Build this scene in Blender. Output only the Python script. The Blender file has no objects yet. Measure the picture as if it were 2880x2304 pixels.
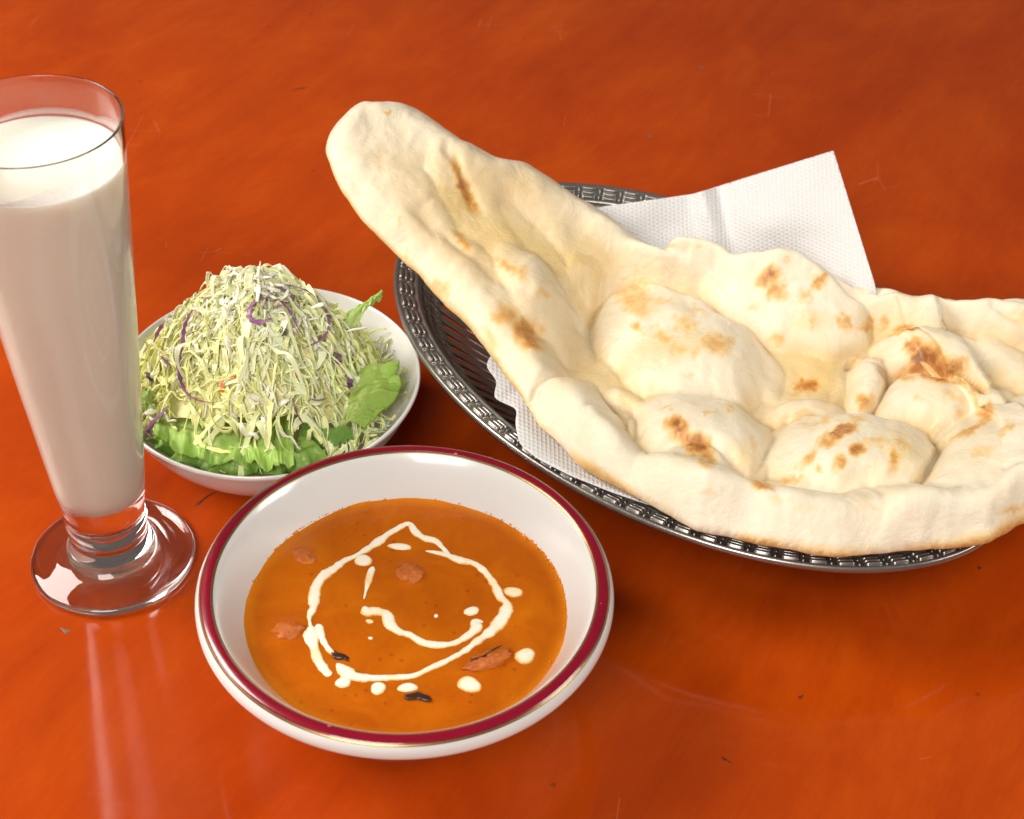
import bpy, bmesh, math, random
import numpy as np
from mathutils import Vector, Matrix
random.seed(7); np.random.seed(7)
R = math.radians
scene = bpy.context.scene
COL = scene.collection

# ------------------------------------------------------------------ camera
PITCH, ROLL = 0.70622, 0.03331
CAMZ = 0.5
fw = Vector((0, math.cos(PITCH), -math.sin(PITCH)))
rt0 = Vector((1, 0, 0)); up0 = rt0.cross(fw)
rt = math.cos(ROLL)*rt0 + math.sin(ROLL)*up0
up = -math.sin(ROLL)*rt0 + math.cos(ROLL)*up0
cd = bpy.data.cameras.new('camera'); cam = bpy.data.objects.new('camera', cd); COL.objects.link(cam)
cam.matrix_world = Matrix(((rt.x, up.x, -fw.x, 0), (rt.y, up.y, -fw.y, 0), (rt.z, up.z, -fw.z, CAMZ), (0, 0, 0, 1)))
cd.sensor_fit = 'HORIZONTAL'; cd.sensor_width = 36
cd.lens = 36*4514/2880
cd.clip_start = 0.02; cd.clip_end = 30
cd.dof.use_dof = True; cd.dof.focus_distance = 0.665; cd.dof.aperture_fstop = 18
scene.camera = cam
FD = 4514*2156/2880
RT, UP, FW = np.array(rt), np.array(up), np.array(fw)
def at(u, v, z):
    """point at height z that the photograph shows at (u, v); arrays allowed"""
    u = np.asarray(u, float); v = np.asarray(v, float); z = np.asarray(z, float)
    d = RT*((u-1078)/FD)[..., None] - UP*((v-862.4)/FD)[..., None] + FW
    k = (z-CAMZ)/d[..., 2]
    P = d*k[..., None]; P[..., 2] += CAMZ
    return P

# ------------------------------------------------------------------ light
w = bpy.data.worlds.new('World'); scene.world = w; w.use_nodes = True
bg = w.node_tree.nodes['Background']
bg.inputs['Color'].default_value = (1.0, 0.93, 0.86, 1); bg.inputs['Strength'].default_value = 0.10
def area(name, loc, target, sx, sy, power, col):
    l = bpy.data.lights.new(name, 'AREA'); l.shape = 'RECTANGLE'; l.size = sx; l.size_y = sy
    l.energy = power; l.color = col
    o = bpy.data.objects.new(name, l); COL.objects.link(o); o.location = loc
    o.rotation_euler = (Vector(target)-Vector(loc)).to_track_quat('-Z', 'Y').to_euler()
    return o
area('softbox_key', (-0.98, 0.66, 0.86), (-0.02, 0.52, 0.0), 0.60, 0.60, 19, (1.0, 0.955, 0.89))
area('softbox_fill', (1.15, 0.35, 0.85), (0.05, 0.5, 0.0), 0.5, 0.5, 8.0, (1.0, 0.96, 0.91))
area('softbox_top', (-0.32, -0.42, 0.92), (-0.08, 0.5, 0.06), 0.55, 0.55, 12.0, (1.0, 0.95, 0.9))
scene.view_settings.view_transform = 'Standard'; scene.view_settings.look = 'None'
scene.view_settings.exposure = 0.0; scene.view_settings.gamma = 1.0
scene.render.engine = 'CYCLES'
cy = scene.cycles
cy.max_bounces = 20; cy.transmission_bounces = 12; cy.glossy_bounces = 6; cy.diffuse_bounces = 9
cy.transparent_max_bounces = 12; cy.use_denoising = True; cy.blur_glossy = 0.6
cy.sample_clamp_indirect = 40.0

# ------------------------------------------------------------------ helpers
def link(name, me, mat=None, parent=None, smooth=True):
    o = bpy.data.objects.new(name, me); COL.objects.link(o)
    if mat is not None: me.materials.append(mat)
    if parent is not None: o.parent = parent
    if smooth and len(me.polygons): me.polygons.foreach_set('use_smooth', [True]*len(me.polygons))
    return o
def mesh(name, verts, faces, mat=None, parent=None, smooth=True):
    me = bpy.data.meshes.new(name)
    me.from_pydata([tuple(float(c) for c in p) for p in verts], [], [tuple(int(i) for i in f) for f in faces])
    me.update()
    return link(name, me, mat, parent, smooth)
def attr(o, name, vals):
    a = o.data.attributes.new(name, 'FLOAT', 'POINT'); a.data.foreach_set('value', np.asarray(vals, dtype=np.float32).ravel())
def attrc(o, name, vals):
    a = o.data.attributes.new(name, 'FLOAT_COLOR', 'POINT')
    v = np.asarray(vals, dtype=np.float32); v = np.hstack([v, np.ones((len(v), 1), np.float32)]); a.data.foreach_set('color', v.ravel())
def tag(o, label=None, cat=None, group=None, kind=None):
    if label: o['label'] = label
    if cat: o['category'] = cat
    if group: o['group'] = group
    if kind: o['kind'] = kind
    return o
def empty(name, loc, label, cat, group=None):
    o = bpy.data.objects.new(name, None); COL.objects.link(o); o.location = loc; o.empty_display_size = 0.01
    return tag(o, label, cat, group)
def lathe(name, prof, mat, parent=None, n=128, closed=True, z0=0, wob=None):
    V = []; F = []
    m = len(prof)
    for (r, z) in prof:
        for k in range(n):
            a = 2*math.pi*k/n
            rr = r*(1+(wob(a) if wob else 0))
            V.append((rr*math.cos(a), rr*math.sin(a), z+z0))
    for i in range(m-1 if not closed else m):
        j = (i+1) % m
        for k in range(n):
            l = (k+1) % n
            F.append((i*n+k, i*n+l, j*n+l, j*n+k))
    o = mesh(name, V, F, mat, parent)
    bm = bmesh.new(); bm.from_mesh(o.data); bmesh.ops.remove_doubles(bm, verts=bm.verts, dist=1e-7)
    bmesh.ops.recalc_face_normals(bm, faces=bm.faces); bm.to_mesh(o.data); bm.free()
    return o
def spline(pts, n):
    """Catmull-Rom through pts (k,d), n samples per span, open"""
    P = np.asarray(pts, float); P = np.vstack([2*P[0]-P[1], P, 2*P[-1]-P[-2]])
    out = []
    for i in range(1, len(P)-2):
        for k in range(n):
            t = k/n; a, b, c, d = P[i-1], P[i], P[i+1], P[i+2]
            out.append(.5*((2*b)+(-a+c)*t+(2*a-5*b+4*c-d)*t*t+(-a+3*b-3*c+d)*t**3))
    out.append(P[-2]); return np.array(out)
_lat = {}
def noise2(x, y, s, seed=0):
    """smooth value noise in [-1,1], feature size s"""
    if seed not in _lat: _lat[seed] = np.random.RandomState(seed+100).uniform(-1, 1, (256, 256))
    L = _lat[seed]
    x = np.asarray(x, float)/s+50.3; y = np.asarray(y, float)/s+50.7
    i = np.floor(x).astype(int); j = np.floor(y).astype(int); fx = x-i; fy = y-j
    fx = fx*fx*fx*(fx*(fx*6-15)+10); fy = fy*fy*fy*(fy*(fy*6-15)+10)
    g = lambda a, b: L[a % 256, b % 256]
    return (g(i, j)*(1-fx)+g(i+1, j)*fx)*(1-fy)+(g(i, j+1)*(1-fx)+g(i+1, j+1)*fx)*fy
def fbm(x, y, s, o=4, seed=0, g=.5):
    r = 0; a = 1
    for k in range(o): r = r+a*noise2(x, y, s/2**k, seed+k); a *= g
    return r
def rbf(pts, smooth=0):
    P = np.array([(p[0], p[1]) for p in pts], float)/1000; zv = np.array([p[2] for p in pts], float)
    def phi(r): return r*r*np.log(r+1e-9)
    n = len(P); A = np.zeros((n+3, n+3))
    A[:n, :n] = phi(np.linalg.norm(P[:, None]-P[None], axis=2))+np.eye(n)*smooth
    A[:n, n:] = np.c_[np.ones(n), P]; A[n:, :n] = A[:n, n:].T
    c = np.linalg.solve(A, np.r_[zv, 0, 0, 0])
    def f(u, v):
        q = np.stack([np.asarray(u, float), np.asarray(v, float)], -1)/1000; sh = q.shape[:-1]; q = q.reshape(-1, 2)
        out = c[n]+q@c[n+1:]
        for k in range(n): out = out+c[k]*phi(np.linalg.norm(q-P[k], axis=1))
        return out.reshape(sh)
    return f

# ------------------------------------------------------------------ materials
class NT:
    def __init__(s, name):
        s.m = bpy.data.materials.new(name); s.m.use_nodes = True; s.t = s.m.node_tree; s.n = s.t.nodes
        s.b = s.n['Principled BSDF']; s.out = s.n['Material Output']
    def add(s, typ, ins=None, **kw):
        x = s.n.new(typ)
        for k, v in kw.items(): setattr(x, k, v)
        for k, v in (ins or {}).items():
            if hasattr(v, 'type') and hasattr(v, 'links'): s.t.links.new(v, x.inputs[k])
            else: x.inputs[k].default_value = v
        return x
    def set(s, **kw):
        for k, v in kw.items():
            k = k.replace('_', ' ')
            if hasattr(v, 'links'): s.t.links.new(v, s.b.inputs[k])
            else: s.b.inputs[k].default_value = v
    def coord(s, which='Object'): return s.add('ShaderNodeTexCoord').outputs[which]
    def mapping(s, vec, scale=(1, 1, 1), rot=(0, 0, 0), loc=(0, 0, 0)):
        return s.add('ShaderNodeMapping', {'Vector': vec, 'Scale': scale, 'Rotation': rot, 'Location': loc}).outputs[0]
    def noise(s, vec, scale, detail=4, rough=.55, dist=0):
        return s.add('ShaderNodeTexNoise', {'Vector': vec, 'Scale': scale, 'Detail': detail, 'Roughness': rough, 'Distortion': dist}).outputs['Fac']
    def ramp(s, fac, stops):
        x = s.add('ShaderNodeValToRGB', {'Fac': fac}); e = x.color_ramp.elements
        while len(e) < len(stops): e.new(.5)
        for k, (p, c) in enumerate(stops):
            e[k].position = p; e[k].color = (*c, 1) if len(c) == 3 else c
        return x.outputs[0]
    def mix(s, fac, a, b, mode='MIX'):
        x = s.add('ShaderNodeMix', data_type='RGBA', blend_type=mode)
        for i, v in ((0, fac), (6, a), (7, b)):
            if hasattr(v, 'links'): s.t.links.new(v, x.inputs[i])
            else: x.inputs[i].default_value = v if i == 0 else ((*v, 1) if len(v) == 3 else v)
        return x.outputs[2]
    def math(s, op, a, b=0, c=0, clamp=False):
        x = s.add('ShaderNodeMath', operation=op, use_clamp=clamp)
        for i, v in enumerate((a, b, c)):
            if hasattr(v, 'links'): s.t.links.new(v, x.inputs[i])
            else: x.inputs[i].default_value = v
        return x.outputs[0]
    def attr(s, name, out='Fac'): return s.add('ShaderNodeAttribute', attribute_name=name).outputs[out]
    def bump(s, h, strength, dist, normal=None):
        d = {'Height': h, 'Strength': strength, 'Distance': dist}
        if normal is not None: d['Normal'] = normal
        return s.add('ShaderNodeBump', d).outputs[0]
G3 = lambda v: (v, v, v)

def mat_table():
    t = NT('lacquered_wood'); co = t.coord()
    warp = t.noise(co, 3.0, 3, .5)
    mp = t.mapping(co, (1, 1, 1), (0, 0, R(-62)))
    grain = t.noise(t.mapping(mp, (1.6, 9, 1)), 3.2, 6, .62, 1.6)
    fine = t.noise(t.mapping(mp, (12, 160, 1)), 4, 5, .7, .3)
    cloud = t.noise(t.mapping(mp, (1, 1.8, 1)), 8.0, 7, .68, .35)
    big = t.noise(co, 2.2, 3, .5, .4)
    c1 = t.ramp(cloud, [(.28, (.355, .035, .0010)), (.5, (.42, .048, .0014)), (.74, (.50, .070, .0022))])
    c2 = t.ramp(grain, [(.30, (.66, .60, .55)), (.52, (1, 1, 1)), (.75, (1.10, 1.14, 1.25))])
    c = t.mix(.24, c1, c2, 'MULTIPLY')
    c3 = t.ramp(fine, [(.30, (.80, .74, .70)), (.5, (1, 1, 1)), (.8, (1.03, 1.08, 1.15))])
    c = t.mix(.34, c, c3, 'MULTIPLY')
    c4 = t.ramp(big, [(.35, (.86, .80, .75)), (.62, (1.06, 1.12, 1.2))])
    c = t.mix(.6, c, c4, 'MULTIPLY')
    pore = t.noise(t.mapping(mp, (6, 90, 1)), 14, 3, .6, .2)
    pm = t.ramp(pore, [(.66, G3(0)), (.74, G3(1))])
    patch = t.ramp(t.noise(co, 9, 3), [(.45, G3(0)), (.62, G3(1))])
    c = t.mix(t.math('MULTIPLY', t.math('MULTIPLY', pm, patch), .30), c, (.16, .022, .003))
    wisp = t.ramp(t.noise(t.mapping(co, (3, 14, 1), (0, 0, R(40))), 7, 6, .7, 1.5), [(.62, G3(0)), (.80, G3(1))])
    c = t.mix(t.math('MULTIPLY', wisp, .16), c, (.62, .12, .02))
    # hairline scuffs
    v = t.add('ShaderNodeTexVoronoi', {'Vector': t.mapping(co, (9, 2.2, 1), (0, 0, R(28))), 'Scale': 3.0}, feature='DISTANCE_TO_EDGE').outputs['Distance']
    wob = t.noise(co, 16, 2)
    v2 = t.add('ShaderNodeTexVoronoi', {'Vector': t.mapping(co, (2.0, 10, 1), (0, 0, R(-15))), 'Scale': 3.6}, feature='DISTANCE_TO_EDGE').outputs['Distance']
    line = t.math('MULTIPLY', t.math('LESS_THAN', v, .0042), t.math('GREATER_THAN', wob, .65))
    line2 = t.math('MULTIPLY', t.math('LESS_THAN', v2, .0035), t.math('GREATER_THAN', wob, .66))
    ln = t.math('MAXIMUM', line, line2)
    c = t.mix(t.math('MULTIPLY', ln, .13), c, (.85, .38, .22))
    # tiny specks and dents
    sp = t.add('ShaderNodeTexVoronoi', {'Vector': co, 'Scale': 42.0, 'Randomness': 1.0}, feature='F1')
    spm = t.math('MULTIPLY', t.math('LESS_THAN', sp.outputs['Distance'], .05), t.math('GREATER_THAN', t.add('ShaderNodeSeparateColor', {'Color': sp.outputs['Color']}).outputs[0], .80))
    c = t.mix(t.math('MULTIPLY', spm, .55), c, (.12, .03, .01))
    rough = t.math('MULTIPLY_ADD', t.noise(co, 30, 4, .6), .10, .20)
    crough = t.math('MULTIPLY_ADD', wisp, .10, t.math('MULTIPLY_ADD', t.noise(co, 45, 5, .65), .08, .05))
    h = t.math('ADD', t.math('MULTIPLY', t.noise(co, 24, 4, .5), .5), t.math('MULTIPLY', grain, .4))
    nb = t.bump(h, .25, .0012)
    t.set(Base_Color=c, Roughness=t.math('ADD', rough, .3), Normal=nb, Specular_IOR_Level=.03, Coat_Weight=.85, Coat_Roughness=crough, Coat_IOR=1.46, IOR=1.4)
    cb = t.bump(t.noise(co, 15, 3, .5), .20, .0008)
    t.t.links.new(cb, t.b.inputs['Coat Normal'])
    return t.m
def mat_simple(name, col, rough=.4, **kw):
    t = NT(name); t.set(Base_Color=(*col, 1), Roughness=rough, **kw); return t.m
def mat_porcelain(name, col):
    t = NT(name); co = t.coord()
    c = t.mix(t.noise(co, 60, 3), tuple(x*.97 for x in col), col)
    t.set(Base_Color=c, Roughness=.2, Coat_Weight=.6, Coat_Roughness=.09, IOR=1.5,
          Subsurface_Weight=.06, Subsurface_Scale=.004, Subsurface_Radius=(1, .8, .6))
    nb = t.bump(t.noise(co, 55, 2, .5), .12, .0006)
    t.set(Normal=nb); t.t.links.new(nb, t.b.inputs['Coat Normal'])
    return t.m
def mat_glass():
    t = NT('clear_glass'); t.set(Base_Color=(.985, .99, .985, 1), Roughness=0.0, IOR=1.5, Transmission_Weight=1.0)
    nb = t.bump(t.noise(t.mapping(t.coord(), (1, 1, .35)), 60, 2), .05, .0008); t.set(Normal=nb); return t.m
def mat_water():
    t = NT('water_drop'); t.set(Base_Color=(1, 1, 1, 1), Roughness=0.0, IOR=1.33, Transmission_Weight=1.0); return t.m
def mat_milk():
    t = NT('milk'); t.set(Base_Color=(.90, .85, .73, 1), Roughness=.18, Subsurface_Weight=.6, Subsurface_Scale=.006, Subsurface_Radius=(1, .9, .8), IOR=1.35)
    return t.m
def mat_film():
    t = NT('milk_film'); a = t.attr('cover')
    sp = t.noise(t.coord(), 1400, 3, .7)
    al = t.math('MULTIPLY', a, t.math('MULTIPLY_ADD', sp, .5, .70), clamp=True)
    t.set(Base_Color=(.95, .93, .90, 1), Roughness=.45)
    tl = t.add('ShaderNodeBsdfTranslucent', {'Color': (.97, .95, .93, 1)})
    m1 = t.add('ShaderNodeMixShader', {0: .6, 1: t.b.outputs[0], 2: tl.outputs[0]})
    tp = t.add('ShaderNodeBsdfTransparent')
    m2 = t.add('ShaderNodeMixShader', {0: al, 1: tp.outputs[0], 2: m1.outputs[0]})
    t.t.links.new(m2.outputs[0], t.out.inputs[0]); return t.m
def mat_red():
    t = NT('red_enamel'); co = t.coord()
    sp = t.add('ShaderNodeTexVoronoi', {'Vector': co, 'Scale': 190.0}, feature='F1')
    m = t.math('MULTIPLY', t.math('LESS_THAN', sp.outputs['Distance'], .16), t.math('GREATER_THAN', t.add('ShaderNodeSeparateColor', {'Color': sp.outputs['Color']}).outputs[0], .82))
    c = t.mix(t.noise(co, 90, 4), (.17, .0010, .012), (.25, .0018, .017))
    c = t.mix(t.math('MULTIPLY', m, .55), c, (.65, .22, .25))
    t.set(Base_Color=c, Roughness=.22, Coat_Weight=.7, Coat_Roughness=.07); return t.m
def mat_gold():
    t = NT('worn_gold'); co = t.coord()
    wv = t.noise(co, 55, 5, .65)
    c = t.mix(wv, (.16, .105, .05), (.62, .42, .17))
    t.set(Base_Color=c, Metallic=.85, Roughness=.3); return t.m
def mat_curry():
    t = NT('curry_sauce'); co = t.coord()
    n1 = t.noise(co, 35, 5, .6, .8); edge = t.attr('edge')
    c = t.ramp(n1, [(.3, (.40, .080, .0009)), (.55, (.48, .108, .0012)), (.78, (.57, .148, .0018))])
    sp = t.add('ShaderNodeTexVoronoi', {'Vector': co, 'Scale': 260.0}, feature='F1')
    m = t.math('MULTIPLY', t.math('LESS_THAN', sp.outputs['Distance'], .22), t.math('GREATER_THAN', t.add('ShaderNodeSeparateColor', {'Color': sp.outputs['Color']}).outputs[0], .86))
    c = t.mix(t.math('MULTIPLY', m, .4), c, (.22, .035, .004))
    oilm = t.ramp(t.noise(co, 150, 5, .6, 1.2), [(.60, G3(0)), (.70, G3(1))])
    c = t.mix(t.math('MULTIPLY', oilm, .35), c, (.62, .10, .0008))
    c = t.mix(t.math('MULTIPLY', edge, .8), c, (.78, .25, .008))
    h = t.math('ADD', t.noise(co, 60, 4, .55), t.math('MULTIPLY', t.noise(co, 420, 3, .6), .18))
    nb = t.bump(h, .55, .0014)
    t.set(Base_Color=c, Roughness=.22, Normal=nb, Subsurface_Weight=.12, Subsurface_Scale=.003, Subsurface_Radius=(1, .4, .1), IOR=1.42)
    return t.m
def mat_cream():
    t = NT('cream'); e = t.attr('edge'); n = t.noise(t.coord(), 260, 4, .6)
    f = t.math('MULTIPLY_ADD', n, .9, -.38); f = t.math('ADD', f, e, clamp=True)
    c = t.ramp(f, [(.12, (.86, .80, .66)), (.45, (.86, .66, .36)), (.95, (.60, .22, .01))])
    t.set(Base_Color=c, Roughness=.3, Subsurface_Weight=.25, Subsurface_Scale=.002, Subsurface_Radius=(1, .7, .4)); return t.m
def mat_meat():
    t = NT('chicken_in_sauce'); co = t.coord(); n = t.noise(co, 200, 6, .7, .6)
    c = t.ramp(n, [(.3, (.38, .072, .0015)), (.5, (.52, .120, .003)), (.75, (.66, .21, .02))])
    t.set(Base_Color=c, Roughness=.3, Normal=t.bump(n, .8, .002), Subsurface_Weight=.2, Subsurface_Scale=.002); return t.m
def mat_naan():
    t = NT('naan_crust'); co = t.coord()
    to = t.attr('toast'); oil = t.attr('oil'); tan = t.attr('tan')
    n1 = t.noise(co, 70, 6, .65, .5); n2 = t.noise(co, 330, 5, .7, .4); n3 = t.noise(co, 28, 5, .6, .6)
    tt = t.math('MULTIPLY_ADD', t.math('SUBTRACT', n1, .5), t.math('MULTIPLY', to, 1.5), to)
    tt = t.math('MULTIPLY_ADD', t.math('SUBTRACT', n2, .5), t.math('MULTIPLY', to, 1.25), tt, clamp=True)
    base = t.mix(t.math('MULTIPLY_ADD', n3, 1.6, -.35, clamp=True), (.75, .635, .435), (.83, .745, .585))
    flour = t.ramp(t.noise(co, 95, 6, .7, 1.0), [(.50, G3(0)), (.68, G3(1))])
    base = t.mix(t.math('MULTIPLY', flour, .35), base, (.84, .78, .67))
    base = t.mix(tan, base, (.66, .465, .22))
    base = t.mix(t.math('MULTIPLY', oil, .75), base, (.74, .53, .21))
    # faint browned freckles everywhere
    fr = t.ramp(t.noise(co, 120, 5, .6, .8), [(.60, G3(0)), (.76, G3(1))])
    base = t.mix(t.math('MULTIPLY', fr, .42), base, (.70, .45, .18))
    c = t.ramp(tt, [(.04, (1, 1, 1)), (.28, (1.0, .83, .57)), (.52, (.88, .57, .24)), (.78, (.66, .32, .10)), (1.0, (.38, .15, .04))])
    c = t.mix(1.0, base, c, 'MULTIPLY')
    rg = t.math('MULTIPLY_ADD', oil, -.26, .47)
    rg = t.math('MULTIPLY_ADD', to, -.16, rg)
    rg = t.math('MULTIPLY_ADD', n2, .34, t.math('ADD', rg, -.10), clamp=True)
    wr = t.noise(t.mapping(co, (1, 2.2, 1), (0, 0, R(25))), 150, 5, .6, 1.2)
    h = t.math('ADD', t.math('MULTIPLY', n2, .30), wr)
    nb0 = t.bump(t.noise(co, 60, 6, .6, .9), .42, .0026)
    nb = t.bump(h, .32, .0010, nb0)
    t.set(Base_Color=c, Roughness=rg, Normal=nb, Subsurface_Weight=.12, Subsurface_Scale=.003, Subsurface_Radius=(1, .6, .3), IOR=1.45,
          Specular_IOR_Level=.5, Coat_Weight=t.math('MULTIPLY_ADD', to, .75, t.math('MULTIPLY_ADD', oil, .8, .22), clamp=True), Coat_Roughness=.15)
    cb = t.bump(t.noise(co, 300, 5, .65, .6), .8, .0018, nb0); t.t.links.new(cb, t.b.inputs['Coat Normal'])
    return t.m
def mat_paper():
    t = NT('embossed_paper'); co = t.coord('UV')
    s = 1/.00215*2*math.pi
    sx = t.add('ShaderNodeSeparateXYZ', {'Vector': t.mapping(co, (1, 1, 1), (0, 0, R(32)))})
    a = t.math('SINE', t.math('MULTIPLY', sx.outputs[0], s)); b = t.math('SINE', t.math('MULTIPLY', sx.outputs[1], s*.58))
    dot = t.math('MULTIPLY', a, b); dot = t.math('POWER', t.math('MAXIMUM', dot, 0), .8)
    fib = t.noise(co, 900, 5, .7)
    h = t.math('MULTIPLY_ADD', fib, .25, dot)
    nb = t.bump(h, .5, .0006)
    t.set(Base_Color=(.70, .68, .665, 1), Roughness=.85, Normal=nb, Subsurface_Weight=.12, Subsurface_Scale=.002, Specular_IOR_Level=.15); return t.m
def mat_basket():
    t = NT('silvery_plastic'); co = t.coord(); n = t.noise(co, 50, 4, .6)
    c = t.mix(n, (.25, .23, .205), (.38, .36, .33))
    t.set(Base_Color=c, Metallic=.8, Roughness=t.math('MULTIPLY_ADD', n, .2, .2), Coat_Weight=.5, Coat_Roughness=.12,
          Normal=t.bump(t.noise(co, 260, 3, .5), .15, .0006)); return t.m
def mat_veg(name, rough=.35, trans=.3, vary=.12, bumpd=.0006):
    t = NT(name); c0 = t.attr('tint', 'Color'); co = t.coord(); n = t.noise(co, 330, 4, .6)
    c = t.mix(t.math('MULTIPLY', n, vary*2), c0, (.9, .9, .6)) if vary else c0
    nb = t.bump(t.noise(co, 500, 3, .6), .35, bumpd)
    t.set(Base_Color=c, Roughness=rough, Normal=nb, IOR=1.4)
    tr = t.add('ShaderNodeBsdfTranslucent', {'Color': c, 'Normal': nb})
    mx = t.add('ShaderNodeMixShader', {0: trans, 1: t.b.outputs[0], 2: tr.outputs[0]})
    t.t.links.new(mx.outputs[0], t.out.inputs[0]); return t.m

M = dict(table=mat_table(), white=mat_porcelain('white_porcelain', (.72, .70, .665)), glass=mat_glass(), milk=mat_milk(), film=mat_film(),
         red=mat_red(), gold=mat_gold(), curry=mat_curry(), cream=mat_cream(), meat=mat_meat(), naan=mat_naan(), paper=mat_paper(),
         basket=mat_basket(), cabbage=mat_veg('shredded_cabbage_flesh', .26, .18, .04, .0003), leaf=mat_veg('lettuce_leaf', .26, .22, .06, .001),
         dark=mat_simple('charred_spice', (.045, .016, .008), .3), water=mat_water())

# ------------------------------------------------------------------ table
def build_table():
    n = 2
    V = [(-2.2, -1.2, 0), (2.2, -1.2, 0), (2.2, 2.6, 0), (-2.2, 2.6, 0), (-2.2, -1.2, -.03), (2.2, -1.2, -.03), (2.2, 2.6, -.03), (-2.2, 2.6, -.03)]
    F = [(0, 1, 2, 3), (7, 6, 5, 4), (0, 4, 5, 1), (1, 5, 6, 2), (2, 6, 7, 3), (3, 7, 4, 0)]
    o = mesh('table_top', V, F, M['table'], smooth=False); tag(o, kind='structure')
    # chips and cracks in the lacquer, thin and irregular
    def blob(name, u, v, rx, ry, rot, mat):
        c = at(u, v, 0); V = [(c[0], c[1], .0003)]; F = []; k = 26
        for i in range(k):
            a = 2*math.pi*i/k; q = 1+.35*math.sin(3*a+u)+.2*math.sin(7*a+v)
            x, y = rx*q*math.cos(a), ry*q*math.sin(a)
            V.append((c[0]+x*math.cos(rot)-y*math.sin(rot), c[1]+x*math.sin(rot)+y*math.cos(rot), .0001)); F.append((0, 1+i, 1+(i+1) % k))
        p = mesh(name, V, F, mat, o)
        return p
    chip = NT('bare_chip'); cc = chip.noise(chip.coord(), 900, 3); chip.set(Base_Color=chip.mix(cc, (.25, .12, .05), (.10, .10, .11)), Roughness=.5)
    crk = mat_simple('dark_crack', (.09, .02, .006), .5)
    blob('lacquer_chip', 137, 1328, .0021, .0009, R(-30), chip.m)
    blob('lacquer_crack', 437, 1046, .0055, .0005, R(48), crk)
    blob('lacquer_crack', 420, 1060, .0022, .0004, R(55), crk)
    blob('lacquer_crack', 632, 187, .004, .0006, R(25), crk)
    blob('lacquer_crack', 1528, 1600, .002, .0005, R(-35), crk)
    blob('lacquer_crack', 2062, 1196, .0009, .0008, 0, crk)
    blob('lacquer_crack', 1368, 287, .0014, .0010, 0, chip.m)
    blob('lacquer_crack', 1475, 142, .0018, .0010, 0, chip.m)
    blob('lacquer_crack', 1686, 1468, .0012, .0006, R(40), crk)
build_table()

# ------------------------------------------------------------------ glass of milk drink
GX, GY = -.1685, .479
def outer_r(z):
    return float(np.interp(z, [.0, .030, .05, .1, .15, .2, .215], [.0150, .0168, .0189, .0233, .0272, .0308, .0318]))
def build_glass():
    g = empty('pilsner_glass', (GX, GY, 0), 'tall tapered footed glass holding white milky drink, left edge of the table', 'drinking glass')
    out = [(0.0, .0014), (.012, .0014), (.026, .0010), (.0325, .0004), (.0340, .0010), (.0346, .0022), (.0342, .0034), (.0332, .0040), (.0310, .0047), (.028, .0056), (.0245, .0067), (.0215, .0080),
           (.0190, .0102), (.0173, .0132), (.0164, .0158), (.0160, .0185), (.0166, .0215), (.0170, .0250), (.0167, .0275), (.0163, .0290), (.0165, .0305)]
    zs = list(np.linspace(.034, .2138, 28)); out += [(outer_r(z), z) for z in zs]
    top = outer_r(.215)
    out += [(top-.00048+.00048*math.cos(R(a)), .2143+.0005*math.sin(R(a))) for a in range(-10, 191, 20)]
    inn = [(outer_r(z)-.0012+.00024*max(0, (z-.203)/.011)-.0006*max(0, (.12-z)/.1), z) for z in list(np.linspace(.2138, .046, 26))]
    inn += [(.0150, .0435), (.0135, .0405), (.0105, .0388), (.0055, .0380), (0.0, .0378)]
    lathe('glass_wall', out+inn, M['glass'], g, n=160, closed=False)
    # milk, slightly pressed into the wall so that no air gap shows
    m = empty('milk_drink', (GX, GY, .038), 'white milky drink filling the tall footed glass almost to the rim', 'drink')
    ZL = .1985
    pr = [(0.0, .0377), (.0056, .0379), (.0107, .0387), (.0137, .0404), (.0152, .0434)]
    pr += [(outer_r(z)-.0012-.0006*max(0, (.12-z)/.1)+.00012, z) for z in np.linspace(.046, ZL-.0002, 40)]
    rr = pr[-1][0]
    pr += [(rr, ZL+.0004), (rr-.0006, ZL+.0001), (rr-.002, ZL-.0001), (rr*.6, ZL-.0001), (0.0, ZL-.0001)]
    o = lathe('milk', [(r, z-.038) for r, z in pr], M['milk'], m, n=128, closed=False)
    # film of milk left on the wall above the level
    V = []; F = []; C = []; n = 200; rows = 14
    for k in range(n):
        a = 2*math.pi*k/n
        # tall towards the front right, low elsewhere
        hh = .0003+.0085*(max(0, math.cos(a-R(-20))-.22)/.78)**.8+.0034*max(0, math.sin(a))+.0004*float(noise2(math.cos(a)*100, math.sin(a)*100, 60, 3))
        for j in range(rows):
            f = j/(rows-1); z = ZL+.0004+hh*f
            r = outer_r(z)-.0012-.00012
            V.append((r*math.cos(a), r*math.sin(a), z-.038))
            back = max(0, math.sin(a))
            c = .92*(1-max(0, f-.55)/.45)**.7
            if back > .15 and f < .28: c *= .12+.88*(1-min(1, (back-.15)*3))
            if back > .0: c *= .72
            C.append(c)
    for k in range(n):
        l = (k+1) % n
        for j in range(rows-1): F.append((k*rows+j, l*rows+j, l*rows+j+1, k*rows+j+1))
    f = mesh('milk_film', V, F, M['film'], m); attr(f, 'cover', C)
build_glass()

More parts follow.
